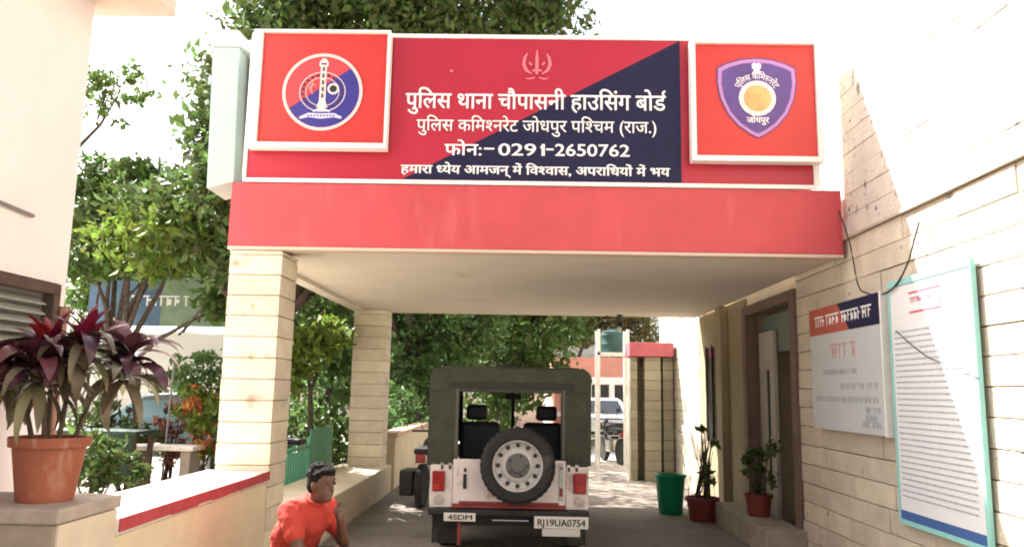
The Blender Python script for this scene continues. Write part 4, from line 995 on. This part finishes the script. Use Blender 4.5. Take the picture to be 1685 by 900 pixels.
c = at(525, 690, 14.5); bush('bush', (c.x, 14.5, 0), [(c.x, 14.5, c.z, .55, .5, .55), (c.x+.35, 14.6, c.z-.55, .55, .5, .5), (c.x-.5, 14.8, c.z-.3, .5, .5, .6)], 2600, .13, M_LEAF_M, 36, 'loose green bush seen between the two canopy columns behind the railing', 'bush')

# ------------------------------------------------------------------ porch, tank and pink building beyond
po = empty('porch', (2.4, 15.2, 0), 'small tiled porch with a faded pink lintel beyond the canopy on the right', 'porch')
def col_at(x0, x1, y0, y1, z1, seed): return NP(column(x0, x1, y0, y1, z1, seed, mat('porch_tile', (.34, .31, .23), .75, var=.12, scale=4, island=.08)), po)
col_at(2.06, 2.20, 15.2, 15.5, 2.33, 5); col_at(2.33, 2.64, 15.12, 15.5, 2.33, 6); col_at(2.70, 2.90, 15.25, 15.7, 2.33, 7)
NP(box('lintel', (2.03, 15.05, 2.335), (2.88, 15.75, 2.60), M_PINKTRIM, bevel=.01), po)
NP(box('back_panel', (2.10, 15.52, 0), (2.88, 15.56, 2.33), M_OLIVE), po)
NP(MB().tube([(2.02, 15.1, .0), (2.02, 15.1, 2.3)], .022).build('pipe', M_WHITE), po)
tk = empty('water_tank', (1.75, 17.6, 0), 'teal water tank on a white stand beside the porch roof', 'water tank')
tk2 = at(1007, 580, 17.6); 
MB().lathe([(.24, 0), (.25, .02), (.25, .16), (.258, .18), (.25, .2), (.25, .36), (.258, .38), (.25, .4), (.24, .45), (.18, .49), (.1, .5), (.1, .54)], (tk2.x-1.75, 0, tk2.z), 'Z', 26).build('tank', mat('tank_teal', (.03, .085, .08), .6), tk, smooth=True)
fr = MB()
for sx in (-.32, .32):
    for sy in (-.28, .28): fr.box((tk2.x-1.75+sx-.03, sy-.03, 0), (tk2.x-1.75+sx+.03, sy+.03, tk2.z+.5))
fr.box((tk2.x-1.75-.35, -.31, tk2.z-.07), (tk2.x-1.75+.35, .31, tk2.z-.01)); fr.build('stand', M_WHITE, tk)
a = at(960, 592, 30); b = at(1032, 632, 30)
pb = empty('pink_building', (3.5, 30, 0), 'low pink building with dark windows behind the white car', 'building')
Z1 = a.z+.1; Zb = b.z
NP(box('wall', (1.2, 30.2, 0), (9, 36, Z1), M_TILEP), pb); NP(box('band', (1.15, 29.9, Zb-.02), (9.05, 30.19, Zb+.25), M_WHITE), pb)
NP(box('parapet', (1.2, 29.95, Zb+.252), (9, 30.19, Z1), M_TILEP), pb)
for x in (1.75, 2.62, 3.5, 4.4, 5.3): w_ = NP(box('window', (x, 30.12, .9), (x+.62, 30.19, Zb-.06), M_DARK), pb)
for x in (1.48, 2.41, 3.27, 4.17): NP(box('pillar', (x, 29.95, 0), (x+.2, 30.11, Zb-.021), M_WHITE), pb)
NP(box('sill', (1.2, 29.96, .72), (9, 30.19, .9), M_CONC), pb)

# boundary wall far behind
bw = empty('boundary_wall', (-10, 38, 0), 'long pale boundary wall far behind the trees', 'wall')
NP(box('body', (-45, 38, 0), (1.0, 38.25, 2.0), M_CONC), bw); NP(box('coping', (-45.05, 37.95, 2.002), (1.05, 38.3, 2.1), M_CONC), bw)

# ------------------------------------------------------------------ trees
tree((-3.75, 10.6, 0), [(-4.1, 11, 5.4, .75, 1.3, 1.1), (-5.2, 11.3, 4.05, .9, 1.2, .5), (-3.6, 11, 6.6, .75, 1.3, .9), (-2.8, 11.5, 7.4, 1.6, 1.5, .9), (-1.0, 12, 7.9, 1.5, 1.5, .9), (.2, 12, 7.35, .85, 1.1, .45), (-3.6, 11.5, 5.6, 1.2, 1.3, 1.4), (-4.3, 10.6, 4.1, .7, 1.1, .8), (-3.6, 10.8, 3.25, .9, 1.1, .35)],
     40000, .135, 101, M_LEAF_D, 'tall dense tree rising behind the left end of the signboard', r=.13, light=([(-4.6, 10.8, 3.9, .9, .9, .6), (-2.6, 11.3, 7.9, 1.4, 1.2, .6), (-5.6, 11.2, 3.6, .6, .9, .5)], 6500))
tree((-7.6, 14, 0), [(-7.3, 13.5, 4.25, .8, 1.2, .5), (-6.5, 13.6, 4.05, .8, 1.1, .4), (-7.6, 14, 5.1, .6, 1.0, .6), (-6.6, 12.8, 3.62, .7, .8, .16), (-4.75, 12.6, 3.05, .5, .8, .4), (-7.4, 13.0, 3.7, .6, .8, .3), (-5.7, 13.0, 4.6, .7, .9, .5), (-6.6, 13.2, 4.9, .7, .9, .5), (-6.2, 12.9, 4.0, .9, .9, .4)], 19000, .14, 102, M_LEAF_M, 'mid green tree behind the corner of the pink house', r=.11)
tree((-8.3, 13.2, 0), [(-7.15, 13, 6.75, .5, .8, .55), (-8.3, 13.2, 6.9, .9, .9, .8)], 900, .13, 103, M_LEAF_M, 'thin sparse tree top above the pink house corner', r=.07, fork=.8)
tree((-7.2, 19, 0), [(-7.4, 18.5, 3.4, 1.5, 1.2, 1.1), (-5.6, 18.6, 3.3, 1.1, 1.2, 1.0), (-6.4, 19, 4.6, 1.6, 1.4, 1.0), (-8.6, 19, 4.4, 1.3, 1.3, 1.0)], 11000, .19, 104, M_LEAF_G, 'broad tree behind the blue banner', r=.14)
tree((-3.2, 11.9, 0), [(-3.15, 11.3, 2.25, .42, .6, .38), (-3.5, 11.6, 1.9, .35, .5, .3), (-2.95, 12.0, 2.5, .3, .5, .3)], 1900, .13, 105, M_LEAF_L, 'small bright green young tree between the two canopy columns', r=.045, fork=.7)
tree((-3.4, 13.6, 0), [(-3.3, 13.4, 1.5, .5, .7, .7), (-3.2, 13.8, 2.6, .7, .9, .7), (-3.6, 13.8, 3.4, .9, .9, .6)], 3600, .15, 106, M_LEAF_G, 'dark green tree behind the railing panel', r=.09)
tree((-5.2, 22, 0), [(-5.4, 21.5, 2.6, 1.6, 1.3, 1.2), (-4.6, 22, 4.2, 1.6, 1.4, 1.2), (-6.4, 22, 4.3, 1.5, 1.4, 1.2)], 8000, .22, 107, M_LEAF_M, 'mid green tree behind the silver car', r=.15)
tree((-2.9, 20, 0), [(-2.9, 19.5, 2.0, 1.2, 1.2, 1.0), (-1.9, 20, 3.2, 1.4, 1.3, 1.0), (-3.4, 20, 4.2, 1.6, 1.4, 1.2), (-1.2, 20.2, 4.6, 1.4, 1.3, 1.0), (-2.6, 17.0, 6.4, 1.9, 2.0, .9, .9), (-4.2, 16.0, 6.6, 1.2, 1.6, .8, .5), (-1.6, 18.4, 6.2, 1.4, 1.3, .8, .6)], 13500, .19, 108, M_LEAF_G, 'leafy tree overhanging the cream garden wall', r=.13)
tree((-.6, 25, 0), [(-.6, 24.5, 2.6, 1.6, 1.4, 1.3), (.6, 25, 3.6, 1.5, 1.4, 1.1), (-1.6, 25, 4.6, 1.8, 1.5, 1.3), (1.0, 25.2, 5.0, 1.4, 1.4, 1.0), (-.9, 24, 1.3, 1.3, 1.0, .8), (.9, 24.6, 2.0, .9, 1.0, .6)], 13000, .21, 109, M_LEAF_M, 'round green tree directly beyond the jeep', r=.16)
tree((1.6, 34, 0), [(1.6, 38, 5.2, 2.4, 1.6, 1.6), (3.6, 38, 5.4, 2.0, 1.6, 1.5), (5.2, 38.5, 4.8, 1.8, 1.6, 1.5)], 8000, .26, 110, mat('leaf_olive', (.10, .105, .035), .6, island=.4, trans=.3), 'olive tree standing behind the pink building', r=.2)
for i, (x, y, m, lb) in enumerate(((-14, 30, M_LEAF_M, 'broad tree by the far wall, leftmost of the row'), (-9.5, 33, M_LEAF_G, 'cool green tree by the far wall behind the banner'), (-4.2, 32, M_LEAF_D, 'dark tree by the far wall behind the garden wall'))):
    tree((x, y, 0), [(x, y, 3.2, 2.6, 2, 1.6), (x-1.8, y, 5.0, 2.2, 2, 1.5), (x+1.9, y, 4.8, 2.2, 2, 1.5), (x, y, 6.4, 2.2, 2, 1.3)], 7000, .30, 120+i, m, lb, r=.22)
c = at(690, 655, 17); bush('bush', (-2.75, 17, 0), [(-2.75, 17, 1.0, .55, 1.2, .7), (-2.7, 18.5, 1.4, .6, 1.0, .8), (-2.7, 15.5, .8, .4, 1.0, .6)], 3800, .15, M_LEAF_G, 41, 'dense green bush growing along the cream garden wall', 'bush')
0 and bush('bush', (2.75, 13.6, 0), [(2.72, 13.6, .6, .14, .3, .4), (2.75, 13.5, 1.0, .12, .3, .3)], 120, .15, M_LEAF_D, 42, 'twiggy plant growing against the sunlit wall before the porch', 'bush')
leaf_obj('fallen_leaves', [(-6, 14, .02, 4, 6, .01), (0, 18, .02, 2, 4, .01)], 900, .07, 77, M_LEAF_L)['kind'] = 'stuff'
bpy.data.objects['fallen_leaves']['label'] = 'dry leaves scattered over the courtyard ground'
